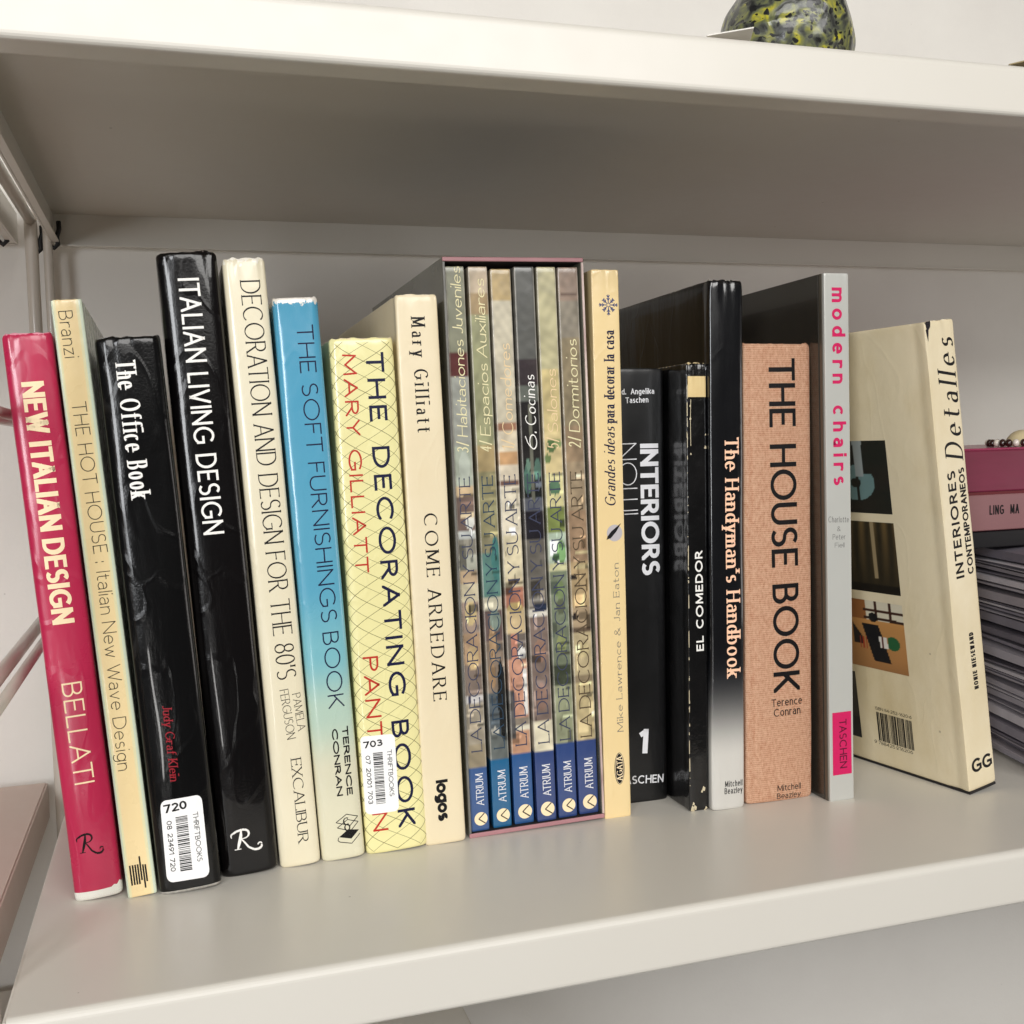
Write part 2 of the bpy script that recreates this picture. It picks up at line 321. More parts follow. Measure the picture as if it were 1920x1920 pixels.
def layout(text, style, length=None, xs=None):
    s = ST[style]; ws, wh, sf, tr, X = s['ws'], s['wh'], s['sf'], s['tr'], s['X']; sl = s.get('slant', 0); sp = s.get('sp', 0.1)+.18
    if X not in GC: GC[X] = glyphs(X)
    G = GC[X]
    A = B = 0; n = 0
    for ch in text:
        if ch == ' ': B += sp+tr; continue
        A += G[ch][0]; B += ws+tr; n += 1
    B -= tr
    KERN = {'AT', 'TA', 'LT', 'LY', 'AY', 'AV', 'VA', 'AW', 'Wa', 'TO'}; kn = .09
    B -= kn*sum(text[i:i+2] in KERN for i in range(len(text)-1))
    if xs is None: xs = (length-B)/A if length else 1
    if xs < .3 and length:      # track too wide for this run: squeeze it
        xs = .45
    k = 1.0
    if length: k = length/(A*xs+B)
    polys = []; cx = 0; layer = 0
    for ci, ch in enumerate(text):
        if ch == ' ': cx += sp+tr; continue
        if ci and text[ci-1:ci+1] in KERN: cx -= kn
        w, strokes = G[ch]
        for st in strokes:
            sk = [(cx+ws/2+p[0]*xs, wh/2+p[1]*(1-wh)) for p in st]
            layer += 1
            for q in stroke_polys(sk, ws, wh, sl): polys.append((layer, [(a*k, b) for a, b in q]))
            if sf > 0:
                for e, o_ in ((0, 1), (-1, -2)):
                    p = sk[e]; q = sk[o_]; dx, dy = q[0]-p[0], q[1]-p[1]; l = math.hypot(dx, dy)
                    top = max(a[1] for a in sk); bot = min(a[1] for a in sk)
                    if abs(dy) > .6*l and (abs(p[1]-top) < 1e-3 or abs(p[1]-bot) < 1e-3) and len(st) < 4 or (abs(dy) > .9*l and len(st) >= 4):
                        y = p[1]; y0_, y1_ = (y-wh/2, y+wh*.4); x0_, x1_ = p[0]-ws/2-sf*1.2, p[0]+ws/2+sf*1.2
                        layer += 1; polys.append((layer, [((x_+sl*y_)*k, y_) for x_, y_ in ((x0_, y0_), (x1_, y0_), (x1_, y1_), (x0_, y1_))]))
                    elif abs(dx) > .9*l and len(st) == 2 and l > .25 and ch in 'EFLTZ' and not (e == 0 and ch in 'EFL'):
                        x_ = p[0]; y0_, y1_ = p[1]-sf*1.6, p[1]+sf*1.6
                        y0_ = max(0, y0_); y1_ = min(1, y1_)
                        layer += 1; polys.append((layer, [(a*k, b) for a, b in ((x_-wh, y0_), (x_+wh, y0_), (x_+wh, y1_), (x_-wh, y1_))]))
        cx += w*xs+ws+tr
    return polys, k*(A*xs+B)
def run_polys(text, style, u0, v0, u1, v1, cap):
    """polygons of a text run from (u0,v0) to (u1,v1), letters cap high, upright side to the left of the run"""
    dx, dy = u1-u0, v1-v0; L = math.hypot(dx, dy); dx /= L; dy /= L
    if text == '$R':
        return [(l, [(u0+dx*a*L-dy*b*cap, v0+dy*a*L+dx*b*cap) for a, b in q]) for l, q in swash_R()]
    P, _ = layout(text, style, length=L/cap)
    return [(l, [(u0+dx*a*cap-dy*b*cap, v0+dy*a*cap+dx*b*cap) for a, b in q]) for l, q in P]
def swash_R():
    out = []
    def S(pts, w0, w1, layer):
        n = len(pts)
        for i in range(n-1):
            (ax_, ay), (bx, by) = pts[i], pts[i+1]; l = math.hypot(bx-ax_, by-ay) or 1e-9; nx, ny = -(by-ay)/l, (bx-ax_)/l
            wa = w0+(w1-w0)*math.sin(math.pi*i/(n-1)); wb = w0+(w1-w0)*math.sin(math.pi*(i+1)/(n-1))
            out.append((layer, [(ax_+nx*wa*.7, ay+ny*wa), (ax_-nx*wa*.7, ay-ny*wa), (bx-nx*wb*.7, by-ny*wb), (bx+nx*wb*.7, by+ny*wb)]))
    S([(.20, .02), (.26, .3), (.33, .65), (.36, .96)], .035, .075, 1)
    S([(.10, .02), (.31, .02)], .02, .03, 2)
    S([(.04, .62)]+E(.10, .72, .07, .12, 200, 90)+[(.2, .93), (.38, .98)]+E(.42, .75, .17, .22, 90, -90)+[(.32, .52)], .02, .055, 3)
    S([(.34, .52), (.44, .3), (.54, .05), (.70, -.12)]+E(.80, .02, .15, .16, 250, 380), .03, .06, 4)
    S(E(.90, .10, .06, .07, 0, 200), .02, .04, 5)
    return out

# ---------------------------------------------------------------- a surface patch that prints can be laid on
class Patch:
    def __init__(s, us, vs, P): s.us, s.vs, s.P = us, vs, P      # P[i][j] = Vector at us[i], vs[j]
    def at(s, u, v, i, j):
        fu = (u-s.us[i])/(s.us[i+1]-s.us[i]); fv = (v-s.vs[j])/(s.vs[j+1]-s.vs[j]); P = s.P
        return (P[i][j]*(1-fu)+P[i+1][j]*fu)*(1-fv)+(P[i][j+1]*(1-fu)+P[i+1][j+1]*fu)*fv
    def lay(s, polys, eps=.08, layer_step=.006):
        V, F = [], []
        work = polys
        for axx, vals in ((0, s.us), (1, s.vs)):
            nxt = []
            for l, q in work:
                lo = min(p[axx] for p in q); hi = max(p[axx] for p in q)
                a = bisect.bisect_right(vals, lo+1e-6); b = bisect.bisect_left(vals, hi-1e-6)
                rest = q
                for k in range(a, b):
                    left = clip(rest, axx, vals[k], True); rest = clip(rest, axx, vals[k], False)
                    if len(left) >= 3: nxt.append((l, left))
                    if len(rest) < 3: break
                if len(rest) >= 3: nxt.append((l, rest))
            work = nxt
        for l, q in work:
            cu = sum(p[0] for p in q)/len(q); cv = sum(p[1] for p in q)/len(q)
            if cu < s.us[0] or cu > s.us[-1] or cv < s.vs[0] or cv > s.vs[-1]: continue
            i = min(max(bisect.bisect_right(s.us, cu)-1, 0), len(s.us)-2); j = min(max(bisect.bisect_right(s.vs, cv)-1, 0), len(s.vs)-2)
            nrm = (s.P[i+1][j]-s.P[i][j]).cross(s.P[i][j+1]-s.P[i][j]).normalized()
            ar = sum(q[k][0]*q[(k+1) % len(q)][1]-q[(k+1) % len(q)][0]*q[k][1] for k in range(len(q)))
            if abs(ar) < 1e-7: continue
            if ar < 0: q = q[::-1]
            b = len(V); V += [(s.at(p[0], p[1], i, j)+nrm*(eps+layer_step*(l % 9)))*.001 for p in q]; F.append(tuple(range(b, b+len(q))))
        return V, F
def rect(u0, u1, v0, v1): return [(0, [(u0, v0), (u1, v0), (u1, v1), (u0, v1)])]
def line(pts, w, layer=0):
    out = []
    for i in range(len(pts)-1):
        (a, b), (c, d) = pts[i], pts[i+1]; l = math.hypot(c-a, d-b) or 1e-9; nx, ny = -(d-b)/l*w/2, (c-a)/l*w/2
        out.append((layer, [(a+nx, b+ny), (a-nx, b-ny), (c-nx, d-ny), (c+nx, d+ny)]))
    return out
def disc(u, v, r, n=28, ry=None): return [(0, [(u+r*math.cos(2*math.pi*k/n), v+(ry or r)*math.sin(2*math.pi*k/n)) for k in range(n)])]
def ring(u, v, r, w, n=32, ry=None):
    ry = ry or r; out = []
    for k in range(n):
        a, b = 2*math.pi*k/n, 2*math.pi*(k+1)/n
        out.append((0, [(u+(r-w)*math.cos(a), v+(ry-w)*math.sin(a)), (u+r*math.cos(a), v+ry*math.sin(a)), (u+r*math.cos(b), v+ry*math.sin(b)), (u+(r-w)*math.cos(b), v+(ry-w)*math.sin(b))]))
    return out
def print_on(name, patch, polys, m, parent, eps=.08, label=None):
    V, F = patch.lay(polys, eps); o = mesh_obj(name, V, F, m, parent)
    if label: o['label'] = label
    return o
def smooth_noise(seed):
    rr = random.Random(seed); c = [(rr.uniform(.5, 1), rr.uniform(.010, .075), rr.uniform(-.16, .16), rr.uniform(0, 6.28)) for _ in range(7)]
    return lambda u, v: sum(a*math.sin(b*v+e*u+p) for a, b, e, p in c)/3.2
DATA={
 'pink':dict(x=0.0193,y=0.1252,z=0,lean=3.96,yaw=0,w=0.0243,H=0.3008,tx=[
  ('NEW ITALIAN DESIGN','compact',6.86,276.08,6.7,149.29,10.77,'cream','title'),
  ('BELLATI','light2',7.16,117.83,7.23,63.18,9.96,'cream','author'),
  ('$R','swash',4.13,26.05,17.84,25.99,10.25,'black','publisher_logo'),
 ]),
 'hot':dict(x=0.046,y=0.1179,z=0,lean=4.12,yaw=0,w=0.0151,H=0.3179,tx=[
  ('Branzi','light',3.2,312.26,3.46,288.29,6.87,'black','author'),
  ('THE HOT HOUSE :','light',3.85,265.41,5.3,181.11,7.13,'black','title'),
  ('Italian New Wave Design','light',5.29,176.56,3.3,69.54,6.85,'black','subtitle'),
 ]),
 'office':dict(x=0.0624,y=0.1175,z=0,lean=3.66,yaw=0,w=0.0327,H=0.298,tx=[
  ('The Office Book','cserif',9.15,286.01,9.15,213.84,9.93,'white','title'),
  ('Judy Graf Klein','sserif',12.41,103.03,12.08,61.71,4.7,'red','author'),
 ]),
 'italian':dict(x=0.0951,y=0.1305,z=0,lean=3.29,yaw=0,w=0.0316,H=0.3447,tx=[
  ('ITALIAN LIVING DESIGN','medium',10.03,330.68,9.54,192.16,10.98,'white','title'),
  ('$R','swash',6.76,14.94,24.17,15.15,11.26,'white','publisher_logo'),
 ]),
 'decor':dict(x=0.1276,y=0.1318,z=0,lean=2.99,yaw=0,w=0.0229,H=0.3426,tx=[
  ("DECORATION AND DESIGN FOR THE 80'S",'optima',8.42,330.56,8.08,108.14,10.75,'black','title'),
  ('PAMELA','optima',15.43,99.17,16.85,77.49,4.57,'black','author'),
  ('FERGUSON','optima',8.75,102.37,10.39,73.67,4.84,'black','author'),
  ('EXCALIBUR','rserif',11.19,62.21,11.15,13.21,5.86,'black','publisher_name'),
 ]),
 'soft':dict(x=0.1513,y=0.1328,z=0,lean=2.75,yaw=0,w=0.0251,H=0.322,tx=[
  ('THE SOFT FURNISHINGS BOOK','light2',11.76,306.54,11.05,88.67,9.24,'navy','title'),
  ('TERENCE','bold',17.66,77.32,17.25,36.96,3.49,'black','author'),
  ('CONRAN','bold',11.62,76.74,11.51,37.41,3.48,'black','author'),
 ]),
 'lattice':dict(x=0.1773,y=0.134,z=0,lean=2.05,yaw=0,w=0.0367,H=0.2995,tx=[
  ('THE DECORATING BOOK','spaced',19.91,291.09,19.68,13.49,10.32,'navy','title'),
  ('MARY GILLIATT','spaced2',6.63,290.55,5.34,165.67,7.74,'redtext','author'),
  ('PANTHEON','spaced2',5.92,116.67,4.72,13.35,8.85,'redtext','publisher_name'),
 ]),
 'mary':dict(x=0.2128,y=0.1337,z=0,lean=1.31,yaw=0,w=0.0249,H=0.3248,tx=[
  ('Mary Gilliatt','didone',8.55,311.96,8.8,245.47,8.19,'black','author'),
  ('COME ARREDARE','didone',9.59,198.01,9.44,86.39,8.07,'black','title'),
  ('logos','heavy',8.11,38.97,8.38,14.03,7.25,'black','publisher_logo'),
 ]),
 'slip':dict(x=0.2405,y=0.1349,z=0,lean=0.97,yaw=0,w=0.0886,H=0.3476,tx=[
 ]),
 'grandes':dict(x=0.3291,y=0.1367,z=0,lean=0.13,yaw=0,w=0.0179,H=0.3424,tx=[
  ('Grandes ideas','citalic',12.19,196.91,12.73,246.12,7.06,'navy','title'),
  ('para decorar la casa','ccserif',12.8,248.66,13.9,305.34,6.92,'navy','title'),
  ('Mike Lawrence & Jan Eaton','aserif',13.84,54.71,13.11,161.51,4.04,'grey','author'),
 ]),
 'interiors':dict(x=0.3481,y=0.1585,z=0.00033,lean=-0.55,yaw=0,w=0.0346,H=0.2836,tx=[
  ('INTERIORS','gbold',17.11,235.18,17.53,149.67,12.87,'pale','title'),
  ('NO~!','thin',1.88,235.53,2.69,189.31,12.65,'pale','title'),
  ('Ed. Angelika','smallb',2.32,266.73,27.64,267.21,3.74,'pale','editor_name'),
  ('Taschen','smallb',7.41,261.27,23.44,261.78,3.74,'pale','editor_name'),
  ('1','gbold',12.23,32.79,19.88,32.23,16.16,'pale','edition_number'),
  ('TASCHEN','smallb',-0.57,13.31,31.24,11.7,5.44,'pale','publisher_name'),
 ]),
 'comedor':dict(x=0.384,y=0.1285,z=0.00015,lean=-0.63,yaw=0,w=0.0138,H=0.2846,tx=[
  ('EL COMEDOR','mspaced',10.72,103.14,10.15,166.95,5.25,'white','title'),
 ]),
 'handy':dict(x=0.3978,y=0.1251,z=0.00027,lean=-0.67,yaw=0,w=0.0234,H=0.3354,tx=[
  ("The Handyman's Handbook",'bserif',10.49,237.71,11.14,85.27,9.85,'peach','title'),
  ('Mitchell','small',9.59,14.7,22.27,14.52,3.88,'black','publisher_name'),
  ('Beazley','small',9.19,10.21,22.25,9.96,3.88,'black','publisher_name'),
 ]),
 'house':dict(x=0.4238,y=0.1278,z=0.00065,lean=-0.75,yaw=0,w=0.0498,H=0.2964,tx=[
  ('THE HOUSE BOOK','helv',17.78,286.11,20.42,70.7,19.16,'black','title'),
  ('Terence','small',18.81,61.56,41.14,62.03,5.05,'black','author'),
  ('Conran','small',20.39,55.01,39.94,55.65,5.07,'black','author'),
  ('Mitchell','small',22.29,4.05,40.0,3.84,4.04,'black','publisher_name'),
  ('Beazley','small',21.88,-1.01,40.0,-1.27,3.68,'black','publisher_name'),
 ]),
 'chairs':dict(x=0.4768,y=0.1121,z=0,lean=0.26,yaw=0,w=0.0178,H=0.3395,tx=[
  ('modern chairs','mod',5.51,330.55,5.38,205.38,9.66,'magenta','title'),
  ('Charlotte','smallt',1.06,181.89,16.07,181.2,3.76,'grey','author'),
  ('&','smallt',7.28,175.98,10.04,175.78,3.08,'grey','author'),
  ('Peter','smallt',4.03,170.71,13.54,170.37,3.45,'grey','author'),
  ('Fiell','smallt',5.53,165.44,12.67,165.26,3.11,'grey','author'),
 ]),
 'detalles':dict(x=0.5667,y=0.0904,z=0,lean=7.48,yaw=10.0,w=0.0255,H=0.3067,tx=[
  ('Detalles','script',24.26,217.2,24.39,294.61,15.92,'black','title'),
  ('INTERIORES','mspaced',14.76,141.72,15.67,211.2,7.31,'black','title'),
  ('CONTEMPORANEOS','mtight',23.72,142.51,24.07,212.02,5.36,'black','title'),
  ('NONIE NIESEWAND','bold',18.68,66.38,18.25,104.65,3.94,'black','author'),
  ('GG','boldw',5.04,11.67,24.54,11.73,9.41,'black','publisher_logo'),
 ]),
}
# ---------------------------------------------------------------- the setting
M_SHELF = mat('shelf_enamel', (221, 216, 206), rough=.34, var=.10, vscale=5, tint=(205, 197, 184), fine=.06, fscale=1500, bump=.02, bscale=8, dust=.55)
M_WALL = mat('wall_paint', (240, 236, 229), rough=.85, var=.25, vscale=6, tint=(214, 207, 200), fine=.35, dust=.25, fscale=350)
M_ROD = mat('rod_enamel', (205, 196, 184), rough=.3, coat=.3)
M_CLIP = mat('black_plastic', (18, 17, 17), rough=.5)
v, f = boxvf(-3, 4, .483, .56, -1.6, 2.0); struct(mesh_obj('wall', v, f, M_WALL))

def tray(x0, x1, z, h, label, lip=.019, zsheet=.0016, d=.468, M_SHELF=M_SHELF):
    t = thing('metal_shelf', label, 'shelf', Matrix.Translation((x0, 0, z)))
    w = x1-x0; r = .0042
    prof = [(lip, -h), (0.0030, -h), (.0018, -h+.0003), (.0008, -h+.0010), (.0002, -h+.0019), (0, -h+.003)]
    prof += [(0, -r)]+[(r-r*math.cos(R(a)), -r+r*math.sin(R(a))) for a in (15, 30, 45, 60, 75)]+[(r, 0)]
    prof += [(d-.0015, 0), (d, -.0015), (d, -h), (d-.006, -h), (d-.006, -h+.0012), (d-.0016, -h+.0012), (d-.0016, -zsheet), (r, -zsheet), (.0016, -r-.001), (.0016, -h+.0014), (lip, -h+.0014)]
    o = extrude('shelf_board', prof, 0, w, M_SHELF, t)
    for s, xx in ((-1, -.0016), (1, w)):
        v, f = boxvf(xx, xx+.0016, .0006, d-.0005, -h+.0004, -.0008, b=.0004); mesh_obj('side_flange', v, f, M_SHELF, t)
        a, b = (xx+.0018, xx+.0066) if s < 0 else (xx-.0055, xx-.0002)
        v, f = boxvf(a, b, lip+.001, d-.008, -h+.0006, -h+.0018); mesh_obj('side_lip', v, f, M_SHELF, t)
    return t
tray(.0016, 1.16, 0.0, .0312, 'cream metal shelf board carrying the row of upright books')
tray(-.0042, 1.16, .4345, .0275, 'cream metal shelf overhead holding the speckled ceramic lump')
tray(-.92, -.0325, -.0302, .030, 'neighbouring shelf of the left bay, slightly lower than the book shelf', M_SHELF=mat('rosy_enamel', (208, 186, 174), rough=.4, fine=.06, fscale=1500))
tray(-.92, -.0325, .4335, .0265, 'neighbouring shelf of the left bay at the height of the top shelf')
tray(-.64, .2750, -.2000, .030, 'shaded lower shelf glimpsed under the front edge of the book shelf')

def ladder(x, r, label, front=True):
    t = thing('shelf_ladder', label, 'shelf upright', Matrix.Translation((x, .451, -.6)), group='wire ladders between the two shelf bays')
    tube('upright', [(0, 0, 0), (0, 0, .5), (0, 0, 1.0), (0, 0, 1.9)], r, M_ROD, t)
    tube('upright', [(0, -.425, 0), (0, -.425, .5), (0, -.425, 1.0), (0, -.425, 1.9)], r, M_ROD, t)
    for z in (.115, .262, .424, .57):
        tube('rung', [(0, -.425, z+.6), (0, -.2, z+.6), (0, 0, z+.6)], r*.85, M_ROD, t)
    return t
ladder(-.0195, .0050, 'grey enamelled ladder upright of the left bay, behind the pink book')
ladder(-.0077, .0036, 'thin pale ladder upright of the book bay, closest to the pink book')
for x, y, z, lab in ((-.001, .452, .408, 'small black clip in the back corner under the top shelf'), (-.0135, .452, .404, 'small black clip between the two ladder uprights'), (-.0375, .448, .409, 'small black hook on the left bay shelf edge')):
    t = thing('shelf_clip', lab, 'clip', Matrix.Translation((x, y, z)), group='black shelf clips')
    tube('hook', [(.002, 0, .016), (.0022, 0, .010), (.0002, 0, .004), (.0008, 0, -.002), (-.002, 0, -.005), (-.0055, 0, -.002)], .0019, M_CLIP, t, n=8)
    boxo('clip_plate', (.0004, .0034, .001, .004, .009, .017), M_CLIP, t, b=.0005)

# ---------------------------------------------------------------- books
PAPER = mat('page_edges', (226, 214, 188), rough=.85, var=.4, vscale=300, stretch=(30, 1, 1), tint=(190, 172, 140))
WHITE_PRINT = mat('sticker_paper', (248, 247, 246), rough=.45)
def samples(w, K, n, b):
    out = []
    for k in range(K+1):
        t = -math.cos(math.pi*k/K); out.append((w/2*(1+t), -b*(max(0, 1-abs(t)**n))**(1/n)))
    return out
def book(key, label, cm, cat='book', hard=True, n=3., b=4., D=222., wob=.25, crink=.5, paint=None, rows=34, K=26, group=None, d=None, M=None, board_foot=None, hinge=1.0, edge=.9, name='book', ridge=0.):
    d = d or DATA[key]
    w, H = d['w']*1000, d['H']*1000
    if M is None:
        M = Matrix.Translation((d['x'], d['y'], d['z'])) @ Matrix.Rotation(R(d['yaw']), 4, 'Z') @ Matrix.Rotation(R(-d['lean']), 4, 'Y')
    t = thing(name, label, cat, M, group)
    nz = smooth_noise(key+'w'); nz2 = smooth_noise(key+'t'); rr = random.Random(key+'c')
    spine = samples(w, K, n, b)
    left = [(0, D), (0, D*.6), (0, 40), (0.0, 16), (hinge*.7, 9.5), (hinge*.9, 7.5), (hinge*.6, 5.5), (0, 2.5)] if hard else [(0, D), (0, D*.5), (0, 12), (.15, 4.5), (0, 3.5), (0, 1.)]
    prof = left+spine+[(w-x, y) for x, y in left[::-1]]
    i0 = len(left)
    zs = [0, .4, 1.0, 2.0, 4.5]+[4.5+(H-9)*k/rows for k in range(1, rows)]+[H-4.5, H-2.2, H-1.1, H-.4, H]
    if paint: 
        m_ = int(H/1.6); zs = sorted(set([0, .4, 1.0, 2.0]+[round(2+(H-4)*k/m_, 3) for k in range(1, m_)]+[H-1.1, H-.4, H]))
    cr = [rr.gauss(0, 1) for _ in range(len(prof)+4)]
    cr = [(cr[i]+cr[i+1]*1.5+cr[i+2])/3 for i in range(len(prof))]
    P = []
    for i, (x, y) in enumerate(prof):
        colp = []; sp = i0 <= i < i0+len(spine); tt = abs(2*x/w-1)
        for z in zs:
            e = min(z, H-z); roll = edge*math.exp(-e/.8) if hard else .25*math.exp(-e/.4)
            wy = wob*nz(x, z) if sp else 0; wx = wob*.5*nz2(y*.2, z) if (sp and tt > .7) or (i0-4 <= i < i0+len(spine)+4) else 0
            # crumple near head
            c = crink*math.exp(-(H-z)/6.) * cr[i] * (1 if sp else .5)
            xx = x+wx+(roll*(1 if x < w/2 else -1) if not sp else roll*(1-2*x/w))
            yy = y+wy+(ridge*math.exp(-((x-w*.115)/1.3)**2)*(1 if sp else 0))+(roll*.9 if sp else 0)+(c*.7 if sp else 0)
            zz = z+(c*.55 if H-z < 1.2 and sp else 0)
            colp.append(Vector((xx, yy, zz)))
        P.append(colp)
    nu, nv = len(prof), len(zs)
    th = 2.6 if hard else .45
    V = [p*.001 for c in P for p in c]; F = []
    for i in range(nu-1):
        for j in range(nv-1): F.append((i*nv+j, (i+1)*nv+j, (i+1)*nv+j+1, i*nv+j+1))
    inner = []
    for i, (x, y) in enumerate(prof):
        if i < i0: q = (th, y)
        elif i >= i0+len(spine): q = (w-th, y)
        else: q = (min(max(x, th), w-th), y+ (1.2 if hard else .4))
        if i in (0, nu-1): q = (q[0], D)
        inner.append(q)
    base = len(V)
    for (x, y) in inner: V += [Vector((x, y, .15))*.001, Vector((x, y, H-(.15 if hard else .1)))*.001]
    for i in range(nu-1):
        a = base+2*i
        F.append((a+2, a, a+1, a+3))
        F.append((i*nv+nv-1, (i+1)*nv+nv-1, a+3, a+1)); F.append(((i+1)*nv, i*nv, a, a+2))
    F.append((0, nv-1, base+1, base)); e = nu-1; F.append((e*nv+nv-1, e*nv, base+2*e, base+2*e+1))
    o = mesh_obj('cover' if not hard else 'dust_jacket', V, F, cm, t, smooth=True)
    if paint:
        at = o.data.color_attributes.new('paint', 'FLOAT_COLOR', 'POINT'); buf = []
        for i in range(nu):
            x = prof[i][0]
            for z in zs: buf += [*lin(paint(x/w, z/H)), 1]
        for (x, y) in inner: buf += [*lin(paint(x/w, 0)), 1, *lin(paint(x/w, 1)), 1]
        at.data.foreach_set('color', buf)
    # keep crisp creases where the cap meets the side
    o.data.set_sharp_from_angle(angle=R(50)) if hasattr(o.data, 'set_sharp_from_angle') else None
    ph = 3.0 if hard else .3
    v, f = boxvf((th+.1)*.001, (w-th-.1)*.001, (2.2 if hard else 1.0)*.001, (D-(4 if hard else .2))*.001, ph*.001, (H-ph)*.001); mesh_obj('pages', v, f, PAPER, t)
    sv = zs
    pt = Patch([x for x, y in spine], sv, [P[i0+k] for k in range(len(spine))])
    t['_w'] = w; del t['_w']
    for s, st, u0, v0, u1, v1, cap, col, part in d['tx']:
        print_on(part, pt, run_polys(s, st, u0, v0, u1, v1, cap), ink(col, INK[col]), t)
    return t, pt, w, H, P, prof, zs, i0

# 1 pink
t, pt, w, H, *_ = book('pink', 'crimson book leaning left at the far left end of the row', mat('crimson_jacket', (190, 38, 78), rough=.28, coat=.38, coat_rough=.12, var=.35, vscale=9, stretch=(1, 1, .35), tint=(164, 26, 68), crease=.3, bump=.22, bscale=55, chip=(.3008, .0022, .25, (225, 150, 165))), b=4.6, n=3.4, wob=.35, crink=.9)
foot = [(0, [(0, 0), (w, 0), (w, 4.4), (w*.97, 6.6), (w*.93, 5.6), (w*.86, 5.8), (w*.80, 4.8), (w*.5, 4.7), (0, 4.9)])]
foot = [(0, [(a, 0), (b_, 0), (b_, hb), (a, ha)]) for a, ha, b_, hb in ((0, 4.9, w*.5, 4.6), (w*.5, 4.6, w*.78, 4.9), (w*.78, 4.9, w*.84, 6.0), (w*.84, 6.0, w*.90, 5.6), (w*.90, 5.6, w*.955, 7.6), (w*.955, 7.6, w, 6.4))]
print_on('exposed_board', pt, foot, mat('bare_board', (238, 236, 226), rough=.7, fine=.3), t, eps=.12, label='white board showing below the torn jacket')
# 2 hot house
t, pt, w, H, *_ = book('hot', 'slim cream book with mint green edges, second from the left', mat('cream_mint_paint', paint=True, rough=.27, coat=.3, bump=.12, bscale=60, fine=.05, rgb=(240, 215, 160), var=.15, vscale=25, tint=(245, 228, 180)), hard=False, n=5, b=1.6, D=218, wob=.15,
    paint=lambda u, v: (206, 218, 196) if u < .08 or u > .88 else ((230, 224, 180) if u < .16 or u > .80 else (243, 218, 164)))
bars = []
for k, (a, c) in enumerate(((2.6, 0), (4.0, .2), (5.3, .2), (6.6, -.4), (7.9, 3.2), (9.2, -2.6), (10.4, .8))):
    lo, hi = 6.6, 17.6
    if k == 4: lo, hi = 8.5, 21.8
    if k == 5: lo, hi = 4.0, 17.0
    if k == 6: lo, hi = 7.4, 16.8
    bars += rect(a, a+.85, lo, hi)
print_on('publisher_logo', pt, bars, ink('black', INK['black']), t)
# 3 office
def sticker(pt, t, quad, num, code, small):
    (ax_, ay), (bx, by), (cx, cy), (dx, dy) = quad      # top-left, top-right, bottom-left, bottom-right in mm
    def q(s, r): return ((ax_*(1-s)+bx*s)*(1-r)+(cx*(1-s)+dx*s)*r, (ay*(1-s)+by*s)*(1-r)+(cy*(1-s)+dy*s)*r)
    pts = []
    rx, ry = .14, .085*(.7 if small else 1)
    for (ox, oy, a0) in ((rx, ry, 180), (1-rx, ry, 270), (1-rx, 1-ry, 0), (rx, 1-ry, 90)):
        for k in range(5):
            a = R(a0+22.5*k); pts.append(q(ox+rx*math.cos(a), oy+ry*math.sin(a)))
    s = print_on('price_sticker', pt, [(0, pts)], WHITE_PRINT, t, eps=.16)
    ik = ink('black', INK['black'])
    a, b2 = q(.08, .155), q(.63, .135); print_on('sticker_number', pt, run_polys(num, 'boldw', *a, *b2, 4.6 if not small else 3.9), ik, s, eps=.24)
    a, b2 = q(.745, .20), q(.745, .80); print_on('sticker_text', pt, run_polys('THRIFTBOOKS', 'small', *a, *b2, 2.7), ik, s, eps=.24)
    a, b2 = q(.11, .25), q(.11, .87); print_on('sticker_code', pt, run_polys(code, 'smallb', *a, *b2, 2.6), ik, s, eps=.24)
    rr = random.Random(num); P = []; r = .22
    while r < .87:
        hh = rr.choice((.007, .007, .011, .017)); 
        p = [q(.33, r), q(.33, r+hh), q(.61, r+hh), q(.61, r)]; P.append((0, p)); r += hh+rr.choice((.006, .008, .014))
    print_on('barcode', pt, P, ik, s, eps=.24)
BLACKJ = dict(crease=.3, rough=.2, coat=.45, coat_rough=.05, spec=.25)
t, pt, w, H, *_ = book('office', 'black hardback with a white price sticker near its foot, third from the left', mat('black_jacket_a', (7, 7, 8), bump=.3, bscale=42, stretch=(1, 1, .25), var=.3, vscale=30, tint=(14, 13, 14), fine=.16, chip=(.298, .0016, .12, (130, 128, 124)), **BLACKJ), b=5.6, n=2.9, wob=.45, crink=1.3)
sticker(pt, t, ((5.6, 52.0), (27.0, 51.6), (4.6, 6.6), (26.8, 6.0)), '720', '08 23491 720', False)
print_on('worn_foot', pt, rect(0.3, w-.3, 0.1, 1.5), mat('silvery_wear', (150, 146, 138), rough=.35, var=.5, vscale=300, tint=(230, 226, 216)), t, eps=.1, label='silvery worn lower edge')
# 4 italian
book('italian', 'tall glossy black hardback with big white lettering, fourth from the left', mat('black_jacket_b', (7, 6, 7), bump=.3, bscale=46, stretch=(1, 1, .2), var=.35, vscale=18, tint=(20, 13, 14), fine=.16, chip=(.3447, .0012, .06, (110, 100, 96)), **BLACKJ), b=6.2, n=2.7, wob=.5, crink=1.3)
# 5 decoration
book('decor', 'tall cream hardback with thin dark lettering beside the blue book', mat('cream_jacket_a', (232, 223, 196), crease=.12, fine=.06, rough=.3, coat=.35, var=.35, vscale=14, tint=(222, 203, 158), bump=.16, bscale=50, stretch=(1, 1, .4), chip=(.3426, .008, .22, (246, 240, 226))), b=4.6, n=3.2, wob=.35, crink=1.2)
